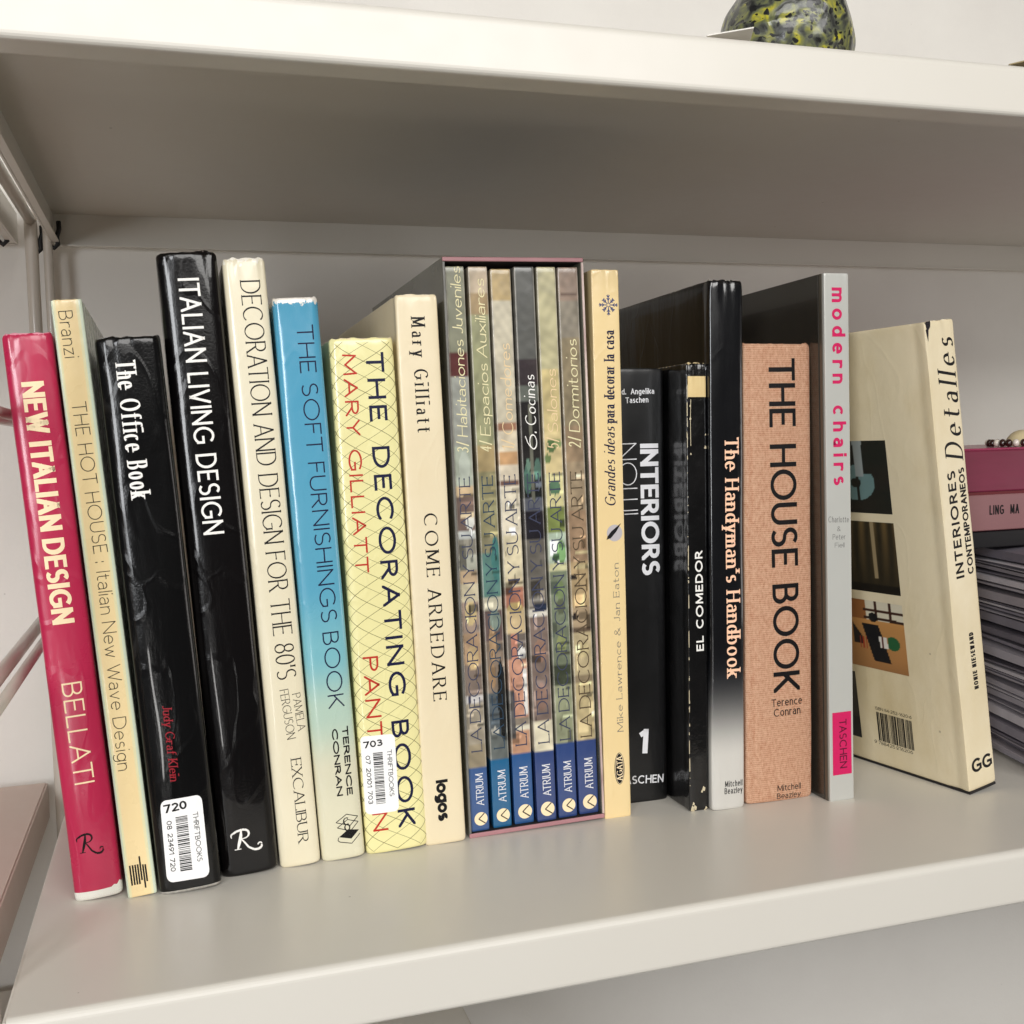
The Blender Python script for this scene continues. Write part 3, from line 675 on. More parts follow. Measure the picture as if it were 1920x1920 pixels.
# 6 soft
def soft(u, v):
    stops = ((0, (222, 216, 188)), (.16, (216, 212, 186)), (.27, (180, 204, 188)), (.38, (120, 184, 196)), (.50, (88, 164, 192)), (.80, (80, 158, 190)), (1, (74, 152, 184)))
    for (a, c), (a2, c2) in zip(stops, stops[1:]):
        if v <= a2: k = (v-a)/(a2-a); k = k*k*(3-2*k); return tuple(c[i]*(1-k)+c2[i]*k for i in range(3))
t, pt, w, H, *_ = book('soft', 'sky blue hardback fading to cream at the foot', mat('blue_fade_paint', paint=True, crease=.14, rough=.25, coat=.5, coat_rough=.1, bump=.22, bscale=50, stretch=(1, 1, .4), rgb=(120, 170, 180), var=.06, vscale=12, tint=(230, 224, 200), chip=(.322, .009, .42, (238, 232, 222))), b=4.8, n=3.3, wob=.4, crink=1.1, paint=soft)
lg = []
for k, yb in enumerate((22.6, 19.4)):
    q = [(9.6+.5*k, yb-.4), (16+.3*k, yb+3.6), (22.4, yb+1.2), (17.5, yb-3.4), (9.6+.5*k, yb-.4)]; lg += line(q, .45, layer=k)
lg += [(3, [(10.6, 13.4), (16.2, 17.2), (22.4, 15.8), (17.6, 11.4)])]
lg += line([(10.4, 13.2), (9.8, 11.6), (10.8, 10.5), (17.6, 8.6), (22.8, 13.4)], .45, layer=4)
lg += [(5+l, [(14+a*3.4, 20.2+b_*3.9) for a, b_ in q]) for l, q in [(0, q) for st in glyphs(.66)['C'][1] for q in stroke_polys(st, .22, .12, 0)]]
lg += [(5+l, [(14.4+a*2.9, 16.6+b_*3.6) for a, b_ in q]) for l, q in [(0, q) for st in glyphs(.66)['O'][1] for q in stroke_polys(st, .26, .12, 0)]]
print_on('publisher_logo', pt, lg, ink('black', INK['black']), t)
# 7 lattice
t, pt, w, H, *_ = book('lattice', 'pale yellow book with a thin criss-cross lattice and a white price sticker', mat('lemon_jacket', (238, 230, 168), crease=.25, rough=.3, coat=.4, var=.3, vscale=20, tint=(228, 214, 152), bump=.16, bscale=55, chip=(.2995, .002, .14, (232, 214, 180))), b=4.2, n=3.3, wob=.35, crink=1.0)
lat = []
for s in (1, -1):
    for k in range(-4, 42):
        pts = [(w/2+(w/2)*t_, k*8.9+s*15.0*math.asin(t_)/(math.pi/2)*1.05+1.5) for t_ in [-.995, -.97, -.93, -.86, -.75, -.6, -.4, -.2, 0, .2, .4, .6, .75, .86, .93, .97, .995]]
        pts = [p for p in pts if 1.0 < p[1] < H-1.5]
        if len(pts) > 1: lat += line(pts, .20 if k % 2 else .28, layer=(0 if s > 0 else 2))
print_on('lattice_print', pt, lat, ink('lattice', (104, 100, 60)), t, eps=.05)
sticker(pt, t, ((1.2, 70.6), (21.2, 69.8), (1.0, 24.0), (20.6, 23.6)), '703', '07 20101 703', True)
# 8 mary
t, pt, w, H, P8, prof8, zs8, i8 = book('mary', 'thick cream hardback with black serif lettering left of the slipcase', mat('cream_jacket_b', (234, 219, 186), crease=.12, fine=.08, rough=.38, coat=.2, var=.35, vscale=10, tint=(226, 204, 158), bump=.14, bscale=50, chip=(.3248, .003, .08, (236, 222, 196))), b=2.6, n=4.2, wob=.3, crink=.9)

# 9 slipcase and its six volumes
d = DATA['slip']; SW, SH, SD = .0880, .3476, .232
M = Matrix.Translation((d['x'], d['y'], d['z'])) @ Matrix.Rotation(R(-d['lean']), 4, 'Y')
sl = thing('slipcase', 'open slipcase with dusty pink edges holding six slim volumes', 'slipcase', M)
m_out = mat('slipcase_outside', (96, 96, 84), rough=.25, coat=.5, var=.5, vscale=12, tint=(60, 60, 54)); m_pk = mat('slipcase_pink', (178, 128, 132), rough=.45, var=.4, vscale=30, tint=(150, 106, 110))
m_in = mat('slipcase_inside', (30, 26, 26), rough=.8); tk = .0016
boxo('side_panel', (0, tk, 0.0002, SD, 0, SH), m_out, sl, b=.0004); boxo('side_panel', (SW-tk, SW, 0.0002, SD, 0, SH), m_out, sl, b=.0004)
boxo('top_panel', (tk, SW-tk, 0.0003, SD, SH-.0026, SH-.0002), m_in, sl); boxo('bottom_panel', (tk, SW-tk, 0.0003, SD, 0.0002, .0026), m_in, sl); boxo('back_panel', (tk, SW-tk, SD-.002, SD, .0028, SH-.003), m_in, sl)
boxo('front_edge', (0.0, SW, -.0009, .0002, SH-.0025, SH), m_pk, sl, b=.0005); boxo('front_edge', (0.0, SW, -.0009, .0002, 0, .0027), m_pk, sl, b=.0005)
boxo('front_edge', (0.0001, .0013, -.0007, .0001, .003, SH-.0028), mat('edge_grey', (120, 118, 112), rough=.3, var=.6, vscale=120, stretch=(1, 1, .3), tint=(40, 36, 38)), sl); boxo('front_edge', (SW-.0013, SW-.0001, -.0007, .0001, .003, SH-.0028), mat('edge_white', (225, 205, 195), rough=.4, var=.8, vscale=40, stretch=(1, 1, .6), tint=(120, 70, 74)), sl)
def seg(v, table):     # table: (v_top, colour); returns colour of the band containing v
    for lim, c in table:
        if v < lim: return c
    return table[-1][1]
def yv(y): return (1561-y)/1064.   # measured heights on the first volume
VOL = []
def volpaint(table, extras, seed):
    nz = smooth_noise(seed); rr = random.Random(seed)
    tb = [(yv(y), c) for y, c in table]
    det = []                         # furniture, frames and folds of the printed room pictures
    for q in range(30):
        y0 = rr.uniform(880, 1395); hh = rr.choice((3, 5, 9, 16, 26)); u0 = rr.uniform(-.1, .85); uw = rr.choice((.06, .12, .25, .5)) if hh > 8 else rr.choice((.3, .6, .9))
        det.append((yv(y0+hh), yv(y0), u0, u0+uw, rr.choice((.55, .7, .82, 1.18, 1.32, 1.5)), rr.uniform(-18, 18)))
    def f(u, v):
        c = seg(v, tb)
        for (ya, yb, ua, ub, cc, kind) in extras:
            va, vb = yv(ya), yv(yb)
            if va <= v <= vb and ua <= u <= ub:
                if kind == 'box': c = cc
                else:
                    q = ((u-(ua+ub)/2)/((ub-ua)/2))**2+((v-(va+vb)/2)/((vb-va)/2))**2
                    if q < 1: c = cc
        if not (v <= yv(1408) and c[2] > c[0]*1.8):
            for (va, vb, ua, ub_, kk, sh) in det:
                if va <= v <= vb and ua <= u <= ub_: c = (c[0]*kk+sh*.3, c[1]*kk, c[2]*kk-sh*.3)
        if v > yv(1405) or c[2] <= c[0]*1.8:
            k = 1+.08*nz(u*40, v*1400)+.07*nz(u*90, v*5200)
            if u < .07 or u > .93: c = tuple(.5*x+.5*y for x, y in zip(c, (205, 196, 178)))
        else: k = 1
        m_ = sum(c)/3
        if v <= yv(1408) and c[2] > c[0]*1.8: return c
        return tuple(min(255, max(0, (x*.66+m_*.34)*k*.95)) for x in c)
    return f
B1, B2, B3 = (50, 84, 136), (22, 94, 138), (48, 68, 120)
vols = [
 ([(1438, B1), (1392, (166, 146, 108)), (1312, (172, 156, 128)), (1298, (206, 200, 196)), (1240, (140, 116, 100)), (1180, (196, 150, 104)), (1120, (176, 144, 120)), (1085, (214, 196, 150)), (1062, (206, 168, 120)), (1030, (196, 196, 170)), (1000, (148, 140, 120)), (985, (200, 204, 196)), (920, (120, 92, 80)), (905, (232, 190, 130)), (884, (186, 196, 170)), (830, (178, 188, 162)), (700, (164, 166, 152)), (655, (104, 30, 28)), (480, (140, 140, 108))],
  [(1250, 1205, .2, .85, (216, 176, 110), 'el'), (1165, 1120, .2, .85, (224, 190, 116), 'el'), (1060, 1010, .05, .4, (110, 106, 90), 'box'), (985, 950, .45, .95, (228, 226, 210), 'el'), (960, 950, .2, .95, (236, 206, 150), 'box'), (893, 838, .25, .85, (196, 206, 184), 'el'), (1312, 1300, .15, .3, (60, 60, 90), 'box')], ("3/", "Habitaciones Juveniles", 498), B1, 'slate', 'palegold'),
 ([(1428, B2), (1372, (104, 112, 108)), (1300, (84, 96, 104)), (1200, (148, 122, 98)), (1140, (112, 84, 80)), (1118, (206, 196, 160)), (1030, (86, 142, 128)), (1000, (150, 140, 96)), (880, (156, 146, 92)), (830, (190, 158, 92)), (585, (164, 164, 108)), (545, (176, 140, 84)), (480, (214, 184, 142))],
  [(1392, 1236, .55, .98, (16, 20, 24), 'el'), (1290, 1240, .1, .5, (178, 132, 84), 'el'), (1380, 1366, .1, .55, (205, 200, 180), 'el'), (1090, 1000, .55, 1, (60, 140, 132), 'el'), (1240, 1170, .2, .6, (200, 150, 96), 'el'), (1180, 1140, .3, .9, (128, 148, 130), 'el')], ("4/", "Espacios Auxiliares", 520), B2, 'teal', 'palegold'),
 ([(1424, (40, 84, 138)), (1380, (222, 150, 104)), (1368, (236, 226, 190)), (1352, (150, 132, 110)), (1240, (228, 148, 110)), (1190, (120, 104, 92)), (1140, (226, 190, 126)), (1100, (196, 112, 80)), (1078, (238, 214, 160)), (1000, (240, 220, 166)), (905, (236, 220, 184)), (896, (132, 84, 66)), (866, (238, 216, 178)), (842, (226, 160, 92)), (800, (236, 214, 172)), (787, (184, 116, 78)), (556, (214, 200, 164)), (480, (212, 174, 100))],
  [(1392, 1300, .0, .25, (88, 84, 84), 'box'), (1350, 1260, .72, .95, (238, 232, 220), 'box'), (1240, 1190, .2, .55, (220, 128, 96), 'box'), (1096, 1082, .2, .75, (98, 76, 52), 'box'), (1150, 1128, .1, .9, (206, 170, 90), 'el'), (842, 800, .0, .3, (238, 218, 180), 'box'), (1240, 1215, .5, .95, (245, 240, 230), 'el')], ("1/", "Comedores", 640), (40, 84, 138), 'slate', 'fade'),
 ([(1424, B3), (1362, (236, 222, 178)), (1160, (140, 112, 98)), (1148, (238, 228, 206)), (1010, (112, 104, 92)), (955, (34, 30, 40)), (930, (96, 100, 112)), (860, (20, 26, 26)), (748, (26, 22, 24)), (718, (104, 110, 98)), (668, (56, 40, 46)), (480, (92, 92, 86))],
  [(1345, 1290, .2, .8, (156, 112, 92), 'el'), (1250, 1205, .2, .8, (168, 118, 92), 'el'), (1150, 1138, .3, .95, (32, 44, 72), 'box'), (940, 755, .44, .60, (112, 112, 92), 'box'), (925, 870, .05, .42, (60, 110, 92), 'el'), (900, 858, .6, .95, (70, 120, 100), 'el'), (882, 858, .18, .44, (96, 142, 116), 'el'), (915, 900, .65, .95, (110, 122, 140), 'el')], ("6.", "Cocinas", 700), B3, 'slate', 'white'),
 ([(1411, (44, 68, 122)), (1300, (156, 162, 116)), (1258, (64, 74, 50)), (1180, (118, 130, 96)), (1075, (128, 142, 106)), (1060, (226, 222, 150)), (1000, (182, 206, 172)), (952, (134, 152, 60)), (886, (240, 226, 140)), (810, (240, 210, 130)), (690, (226, 198, 116)), (480, (204, 192, 132))],
  [(1236, 1200, .25, .8, (150, 160, 84), 'el'), (1130, 1095, .25, .8, (126, 152, 84), 'el'), (1160, 1130, .3, .8, (96, 104, 74), 'el'), (1062, 1018, .45, .95, (110, 160, 84), 'el'), (1060, 1040, .2, .6, (60, 90, 56), 'el'), (930, 900, .2, .8, (84, 136, 92), 'el'), (848, 822, .15, .65, (90, 132, 62), 'el'), (838, 824, .5, 1, (150, 176, 92), 'el'), (868, 850, .0, .35, (120, 150, 70), 'el')], ("5/", "Salones", 690), (44, 68, 122), 'slate', 'fade'),
 ([(1412, B3), (1300, (212, 184, 118)), (1286, (156, 130, 90)), (1200, (206, 180, 122)), (1190, (110, 84, 60)), (1150, (190, 156, 110)), (1060, (202, 164, 104)), (960, (178, 136, 94)), (870, (176, 146, 104)), (800, (170, 134, 92)), (632, (156, 134, 92)), (560, (150, 136, 112)), (480, (164, 130, 104))],
  [(1098, 1085, .0, .35, (38, 28, 24), 'el'), (1175, 1162, .0, .35, (38, 28, 24), 'el'), (1250, 1220, .2, .85, (226, 200, 128), 'el'), (1075, 1067, .3, 1, (226, 200, 130), 'box'), (1045, 1040, .3, 1, (226, 200, 130), 'box'), (549, 543, .1, .9, (120, 86, 66), 'box')], ("2/", "Dormitorios", 634), B3, 'bronze', 'palegold'),
]
look = ['with a dark red band and a sage green base', 'with an olive top and black foot shape', 'in pale peach and cream with orange patches', 'in near black with green leaves at mid height', 'in yellow and leafy green', 'in plain brown and tan']
place = ['leftmost', 'second', 'third', 'fourth', 'fifth', 'rightmost']
ub = [(1.2, 13.4), (15.6, 28.0), (29.6, 42.8), (44.0, 57.2), (58.6, 71.4), (72.6, 86.2)]
for k, (tab, ex, (num, tit, yend), blue, dark, pale) in enumerate(vols):
    u0, u1 = ub[k]; u0 = (u0-1.2)*.992+2.0; u1 = min(u1*.992+.2, 86.0); HV = 339.6 if k != 2 else 338.4
    dd = dict(x=0, y=0, z=0, lean=0, yaw=0, w=(u1-u0)*.001, H=HV*.001, tx=[])
    Mv = M @ Matrix.Translation((u0*.001, .0028+.0007*(k % 3), .0028+.0001))
    w_ = u1-u0
    def V_(y): return yv(y)*345*.985
    tx = dd['tx']; ua = w_*.80; cp = w_*.60
    tx.append(("LA DECORACION Y SU ARTE", 'hum', ua, V_(1408), ua, V_(886), cp, dark, 'series_title'))
    tx.append((num, 'humi', ua, V_(842), ua, V_(822 if num != '6.' else 806), cp, pale, 'volume_number'))
    tx.append((tit, 'humi', ua, V_(812 if num != '6.' else 796), ua, V_(yend), cp*.92, pale, 'title'))
    tx.append(("ATRIUM", 'humw', w_*.76, V_(1512), w_*.76, V_(1450), w_*.42, 'pale', 'publisher_name'))
    mvol = mat('volume_paint_%d' % k, paint=True, rough=.22, coat=.5, coat_rough=.1, bump=.06, bscale=70, rgb=(100, 100, 100), var=.04, vscale=40, tint=(200, 196, 180))
    mvol.name = 'volume_print'
    t, pt, w, H, *_ = book('vol%d' % k, '%s slim volume in the slipcase, %s' % (place[k], look[k]), mvol, hard=False, n=7, b=.9, D=222, wob=.06, crink=.05, paint=volpaint(tab, ex, 'v%d' % k), d=dd, M=Mv, K=28, group='slim volumes in the slipcase', name='slim_volume', cat='book')
    c = (w*.55, V_(1538)); r = w*.36
    lg = print_on('publisher_logo', pt, disc(c[0], c[1], r), ink('cream', (250, 228, 190)), t, eps=.1)
    print_on('logo_arrow', pt, line([(c[0]+r*.55, c[1]+r*.80), (c[0]-r*.35, c[1]), (c[0]+r*.65, c[1]-r*.72)], w*.055), ink('black', INK['black']), lg, eps=.16)

# 10 grandes ideas
t, pt, w, H, *_ = book('grandes', 'slim yellow paperback with a blue snowflake, right of the slipcase', mat('butter_cover', (238, 212, 158), crease=.2, rough=.24, coat=.4, var=.25, vscale=12, tint=(238, 204, 140), bump=.12, bscale=60), hard=False, n=6, b=1.4, D=225, wob=.15, crink=.2)
sn = []
for k in range(8):
    a = k*math.pi/4; c, s = math.cos(a), math.sin(a); L_ = 6.3 if k % 2 == 0 else 5.0
    sn += line([(10.6+c*.8, 321+s*.8), (10.6+c*L_, 321+s*L_)], .55, layer=k % 4)
    for q in (.45, .72):
        for e in (.6, -.6):
            bx, by = 10.6+c*L_*q, 321+s*L_*q; sn += line([(bx, by), (bx+math.cos(a+e)*1.7, by+math.sin(a+e)*1.7)], .5, layer=4+k % 3)
print_on('snowflake_emblem', pt, sn, ink('snow', (58, 70, 116)), t)
em = print_on('round_emblem', pt, disc(11.1, 180.4, 5.2), ink('emblem', (188, 182, 184)), t)
print_on('emblem_knife', pt, [(0, [(15.6, 186.4), (12.2, 181.2), (8.2, 177.0), (6.4, 178.6), (9.0, 181.6)]), (1, [(8, 177.2), (6.4, 178.8), (5.6, 176.4)])], ink('black', INK['black']), em, eps=.16)
lg = print_on('publisher_logo', pt, disc(10.6, 31.3, 3.4, ry=10.2), ink('black', INK['black']), t)
print_on('logo_letters', pt, run_polys('AGATA', 'ccserif', 12.6, 23.6, 12.6, 39.2, 4.0), ink('cream', INK['cream']), lg, eps=.2)
print_on('logo_rim', pt, ring(10.6, 31.3, 3.0, .28, ry=9.8), ink('cream', INK['cream']), lg, eps=.16)

# 11 interiors (recessed black spine)
DATA['interiors']['x'] += 0
book('interiors', 'black book with wide silver-grey lettering, set back between yellow and black spines', mat('satin_black', (8, 8, 9), rough=.35, coat=.15, var=.2, vscale=20, tint=(24, 23, 25)), n=3.2, b=2.4, D=200, wob=.15, crink=.2, edge=.6)
# 12 comedor
t, pt, w, H, *_ = book('comedor', 'narrow scuffed black book with a beige label at its head', mat('scuffed_black', (7, 7, 8), rough=.2, coat=.4, var=.3, vscale=40, tint=(34, 32, 32), bump=.25, bscale=70, fine=.1, chip=(.2846, .0022, .16, (205, 184, 140))), hard=True, n=6, b=1.2, D=215, wob=.15, crink=1.0, hinge=.7)
print_on('spine_label', pt, rect(.9, w-.6, 263.5, 276.5), mat('beige_label', (226, 200, 144), rough=.5, var=.4, vscale=80, tint=(206, 176, 118)), t, eps=.14)
rr = random.Random(3); sc = []
for k in range(46):
    z = rr.uniform(5, 278); l = rr.choice((.6, 1, 2, 4, 9)); x = rr.choice((.12, .2, .3, .35)); sc.append((k, [(x, z), (x+.25+rr.random()*.25, z+.2), (x+.2+rr.random()*.25, z+l), (x, z+l*.9)]))
for z, x, a in ((258, 2.3, .5), (250, 2.4, .7), (228, 2.6, .5), (232, w-1.2, .8), (240, w-1.0, .5), (14, w-4, 1.2), (12.5, w-5.2, .7), (1.5, 2.0, 1.6), (2.2, 3.6, 1.3), (5, 2.6, .8), (1.0, w-2.2, 1.0)):
    sc += [(1, [(x-a, z-a*.8), (x+a*.7, z-a*1.2), (x+a, z+a*.5), (x-a*.2, z+a*1.6)])]
sc += line([(2.6, 233), (2.5, 248), (2.8, 262)], .35, 2)
print_on('scuff_marks', pt, sc, ink('scuff', INK['scuff']), t, eps=.1)
# 13 handyman
DATA['handy']['tx'] = [(q[0], q[1], q[2]-.7, q[3], q[4]-.7, *q[5:]) for q in DATA['handy']['tx']]
def hand(u, v):
    s = min(1, max(0, (v-.10)/.24)); s = s*s*(3-2*s); a, b_ = (206, 203, 196), (7, 8, 12)
    return tuple(a[i]*(1-s)**1.5+b_[i]*(1-(1-s)**1.5) for i in range(3))
book('handy', 'tall black hardback fading to silver at its foot with peach lettering', mat('black_silver_paint', paint=True, crease=.1, fine=.06, rough=.2, coat=.6, coat_rough=.08, bump=.22, bscale=46, stretch=(1, 1, .25), rgb=(40, 40, 44), var=.03, vscale=20, tint=(90, 90, 96), chip=(.3354, .0018, .13, (190, 186, 176))), b=2.6, n=3.6, D=224, wob=.35, crink=1.1, paint=hand)
# 14 house
DATA['house'].update(lean=-.42, w=.0486, z=.0004)
for i, q in enumerate(DATA['house']['tx']): DATA['house']['tx'][i] = (q[0], q[1], q[2]-.6, q[3]+(2.6 if i > 2 else .8), q[4]-.6, q[5]+(2.6 if i > 2 else .8), q[6], q[7], q[8])
book('house', 'thick peach cloth-bound book with large black lettering', mat('peach_cloth', rough=.9, weave=True, spec=.2, coat=0, dust=.7), n=4.6, b=3.4, D=226, wob=.35, crink=1.5, ridge=1.1, K=34, hinge=1.6, edge=1.4)
# 15 chairs
DATA['chairs']['lean'] = .18
t, pt, w, H, P, prof, zs, i0 = book('chairs', 'slim silver paperback with pink lettering and a pink block at its foot', mat('silver_spine', (196, 196, 190), rough=.34, coat=.3, metal=.15, var=.2, vscale=14, tint=(180, 180, 174), bump=.05), hard=False, n=9, b=.7, D=224, wob=.08, crink=.1)
bl = print_on('pink_block', pt, rect(2.2, w-1.5, 17.0, 58.2), ink('magenta', (222, 24, 88)), t, eps=.1)
print_on('publisher_name', pt, run_polys('TASCHEN', 'small', 7.2, 53.4, 7.4, 21.2, 5.4), ink('dimred', (88, 14, 44)), bl, eps=.2)
m_side = mat('dark_board', (52, 48, 42), rough=.22, coat=.5, var=.3, vscale=8, tint=(40, 37, 32))
boxo('front_cover', (-.0012, -.0001, .0045, .2235, .0002, DATA['chairs']['H']-.0002), m_side, t, b=.0003)
boxo('hinge_strip', (-.0007, -.00005, .0012, .0042, .0002, DATA['chairs']['H']-.0002), mat('hinge_grey', (82, 76, 66), rough=.3, coat=.3), t)

# 16 detalles
d = DATA['detalles']
d['tx'] = [(q[0], q[1], q[2]-.9, q[3], q[4]-.9, *q[5:]) for q in d['tx']]
t, pt, w, H, P, prof, zs, i0 = book('detalles', 'cream book leaning left at the right end, photographs on its side cover', mat('aged_cream_jacket', (230, 216, 184), crease=.10, fine=.1, dust=.5, rough=.42, coat=.15, var=.75, vscale=13, stretch=(1, 1, .7), tint=(206, 186, 140), bump=.14, bscale=40, chip=(.3067, .003, .06, (238, 228, 200))), n=8, b=1.3, D=212, wob=.3, crink=.8, hinge=.8)
jv = [(0, [(-.1, H-3.8), (2.6, H-6), (1.6, H-13), (.5, H-20), (-.1, H-20)])]
# torn head corner with the dark board behind
tear = [(0, [(.2, H-.2), (6.2, H-.1), (5.2, H-3.4), (3.4, H-5.2), (1.8, H-4.4)]), (1, [(1.8, H-4.4), (3.4, H-5.2), (2.2, H-12.5), (.6, H-5.0)])]
print_on('torn_head', pt, tear, ink('tear', (34, 30, 36)), t, eps=.1, label='torn jacket corner showing dark board')
v, f = boxvf(-.0003, w*.001-.002, -.0006, .2118, -.0001, .0022); 
boxo('board_foot', (.0004, w*.001-.0004, -.0012, .2118, -.0016, -.0001), mat('dark_foot', (26, 22, 24), rough=.6), t)
t.location.z += .0016
# side cover patch: coordinates (depth mm, height mm)
us = [0.5+k*2.0 for k in range(104)]
side = Patch([-u for u in us[::-1]], [k*10. for k in range(31)]+[H], [[Vector((-.02, u, z)) for z in [k*10. for k in range(31)]+[H]] for u in us[::-1]])
# Patch runs from the far edge (-depth) to the spine so that left on the cover is left in the picture
def photo(name, d0, d1, z0, z1, fn, parent, nx=64, ny=80):
    """flat printed picture on the side cover: d0 far edge, d1 near edge"""
    V, F, cols = [], [], []
    for i in range(nx+1):
        for j in range(ny+1):
            s, r = i/nx, j/ny; V.append((-.00016, (d0+(d1-d0)*s)*.001, (z0+(z1-z0)*r)*.001)); cols += [*lin(fn(s, r)), 1]
    for i in range(nx):
        for j in range(ny): F.append((i*(ny+1)+j, (i+1)*(ny+1)+j, (i+1)*(ny+1)+j+1, i*(ny+1)+j+1))
    o = mesh_obj(name, V, F, mat('photo_paint', paint=True, rough=.35, coat=.2, rgb=(60, 50, 40)), parent)
    at = o.data.color_attributes.new('paint', 'FLOAT_COLOR', 'POINT'); at.data.foreach_set('color', cols)
    return o
n1, n2, n3 = smooth_noise('p1'), smooth_noise('p2'), smooth_noise('p3')
def ph1(s, r):
    q = math.hypot((s-.42)*1.0, (r-.42)*1.35)
    c = (30+10*n1(s*40, r*200), 30, 26)
    if .09 < q < .33 and abs(s-.45) > .02: c = (104, 132, 132) if s < .45 or r < .55 else c
    if abs(s-.50) < .05+.03*r and r > .5: c = (150, 158, 158)
    return c
def ph2(s, r):
    k = .5+.5*math.sin(s*34+2*n2(s*20, r*60)); c = (40+62*k*r, 34+48*k*r, 22+28*k*r)
    if abs(s-.62) < .03 and r > .2: c = (150, 132, 100)
    if r < .12: c = (20, 16, 12)
    return c
def ph3(s, r):
    c = (206-50*(1-r), 150-40*(1-r), 86-20*(1-r)); c = tuple(x*(1+.06*n3(s*40, r*150)) for x in c)
    if r > .72: c = (214, 206, 184) if s > .35 else (150, 96, 52)
    if r > .72 and (abs((s*4) % 1-.1) < .09 or abs(r-.86) < .02) and s > .3: c = (62, 34, 26)
    if abs(r-(.76-.02*s)) < .02 and s > .3: c = (52, 30, 22)
    if .08 < s < .25 and .34 < r < .66-(s-.08)*1.2: c = (34, 28, 26)
    if abs(s-(.42+(.6-r)*.32)) < .15 and .12 < r < .66: c = (16, 16, 22)
    if math.hypot(s-.47, (r-.76)*1.2) < .08: c = (20, 20, 24)
    if abs(s-(.60+(.5-r)*.2)) < .07 and .33 < r < .50: c = (222, 216, 206) if abs(s-.6) > .015 else (90, 40, 36)
    if math.hypot(s-.78, (r-.42)*1.2) < .12 and s > .70: c = (34, 92, 54)
    if .18 < s < .34 and .28 < r < .46 and int(s*60) % 3 == 0: c = (160, 56, 36)
    return c
photo('cover_photo', 92, 40, 183.5, 233.5, ph1, t); photo('cover_photo', 92, 40, 127.5, 177.5, ph2, t); photo('cover_photo', 92, 40, 71.5, 121, ph3, t)
photo('cover_photo', 140, 90.5, 16, 66, lambda s, r: (30+40*r, 26+40*r, 22+34*r) if r > .3 else (14, 14, 16), t)
photo('cover_photo', 146, 94.5, 71.5, 121, ph2, t)
rr = random.Random(5); bp = []; x = -74.
while x < -42.5:
    ww = rr.choice((.35, .35, .7, 1.0, 1.4)); bp.append((0, [(x, 18), (x+ww, 18), (x+ww, 39.2), (x, 39.2)])); x += ww+rr.choice((.3, .45, .8))
print_on('barcode', side, bp, ink('black', INK['black']), t, eps=.12)
print_on('isbn_text', side, run_polys('ISBN 84-252-1620-6', 'small', -74.5, 40.8, -41.6, 40.8, 2.3), ink('black', INK['black']), t, eps=.12)
print_on('isbn_text', side, run_polys('9 788425 216206', 'small', -78.5, 15.0, -43.6, 15.0, 2.5), ink('black', INK['black']), t, eps=.12)

# ---------------------------------------------------------------- right end: papers, slim black book, pink book, bracelet
rr = random.Random(11); z = .0004; ang = -14
pm = [mat('paper_grey_%s' % n_, c, rough=.6, var=.4, vscale=30, tint=tuple(v*.8 for v in c), fine=.1) for n_, c in (('a', (178, 172, 180)), ('b', (150, 144, 154)), ('c', (204, 198, 204)), ('d', (120, 114, 124)), ('e', (168, 160, 166)))]
def slab(name, x0, y0, dx, dy, z0, th, angdeg, m, seed, sag=.0012):
    """a sheaf of sheets: thin, slightly wavy, rounded folded edge"""
    q = random.Random(seed); ph = [q.uniform(0, 6.28) for _ in range(4)]; N_, M_ = 26, 8
    def wz(s, r): return sag*(math.sin(s*5+ph[0])*.5+math.sin(s*11+ph[1])*.25+.4*math.sin(r*4+ph[2]))
    V, F = [], []
    for top in (0, 1):
        for i in range(N_+1):
            for j in range(M_+1):
                s, r = i/N_, j/M_; e = 1-abs(2*r-1)**10*.35
                V.append((dx*r+sag*.8*math.sin(s*7+ph[3])*(1 if j == 0 else 0), dy*s, z0+(th if top else 0)*e+ (th*(1-e)*.5)+wz(s, r)))
    A = (N_+1)*(M_+1)
    for i in range(N_):
        for j in range(M_):
            a = i*(M_+1)+j; F.append((a, a+M_+1, a+M_+2, a+1)); F.append((A+a, A+a+1, A+a+M_+2, A+a+M_+1))
    for i in range(N_):
        a = i*(M_+1); F.append((a, A+a, A+a+M_+1, a+M_+1)); a += M_; F.append((a, a+M_+1, A+a+M_+1, A+a))
    for j in range(M_):
        a = j; F.append((a, a+1, A+a+1, A+a)); a = N_*(M_+1)+j; F.append((a, A+a, A+a+1, a+1))
    o = mesh_obj(name, V, F, m, smooth=True); o.data.set_sharp_from_angle(angle=R(40))
    o.matrix_world = Matrix.Translation((x0, y0, 0)) @ Matrix.Rotation(R(angdeg), 4, 'Z')
    return o
k = 0
while z < .150:
    th = rr.choice((.0009, .0014, .0022, .0035, .006, .0095)); th = min(th, .1502-z+.0006)
    o = slab('paper_sheaf', .632+rr.uniform(-.003, .005), .085+rr.uniform(-.004, .004), .21, .255, z+.0012, th, -13+rr.uniform(-1.5, 1.5), pm[k % 5 if rr.random() < .6 else rr.randrange(5)], 'p%d' % k, sag=.0006)
    tag(o, 'lowest grey paper sheaf, lying on the shelf at the right' if k == 0 else 'grey paper sheaf in the middle of the stack behind the leaning cream book', 'paper', 'paper sheaves stacked at the right end of the shelf'); last = o
    z += th+rr.choice((.0002, .0004, .0008)); k += 1
Z1 = z+.0018
last['label'] = 'topmost grey paper sheaf, directly under the slim black book'
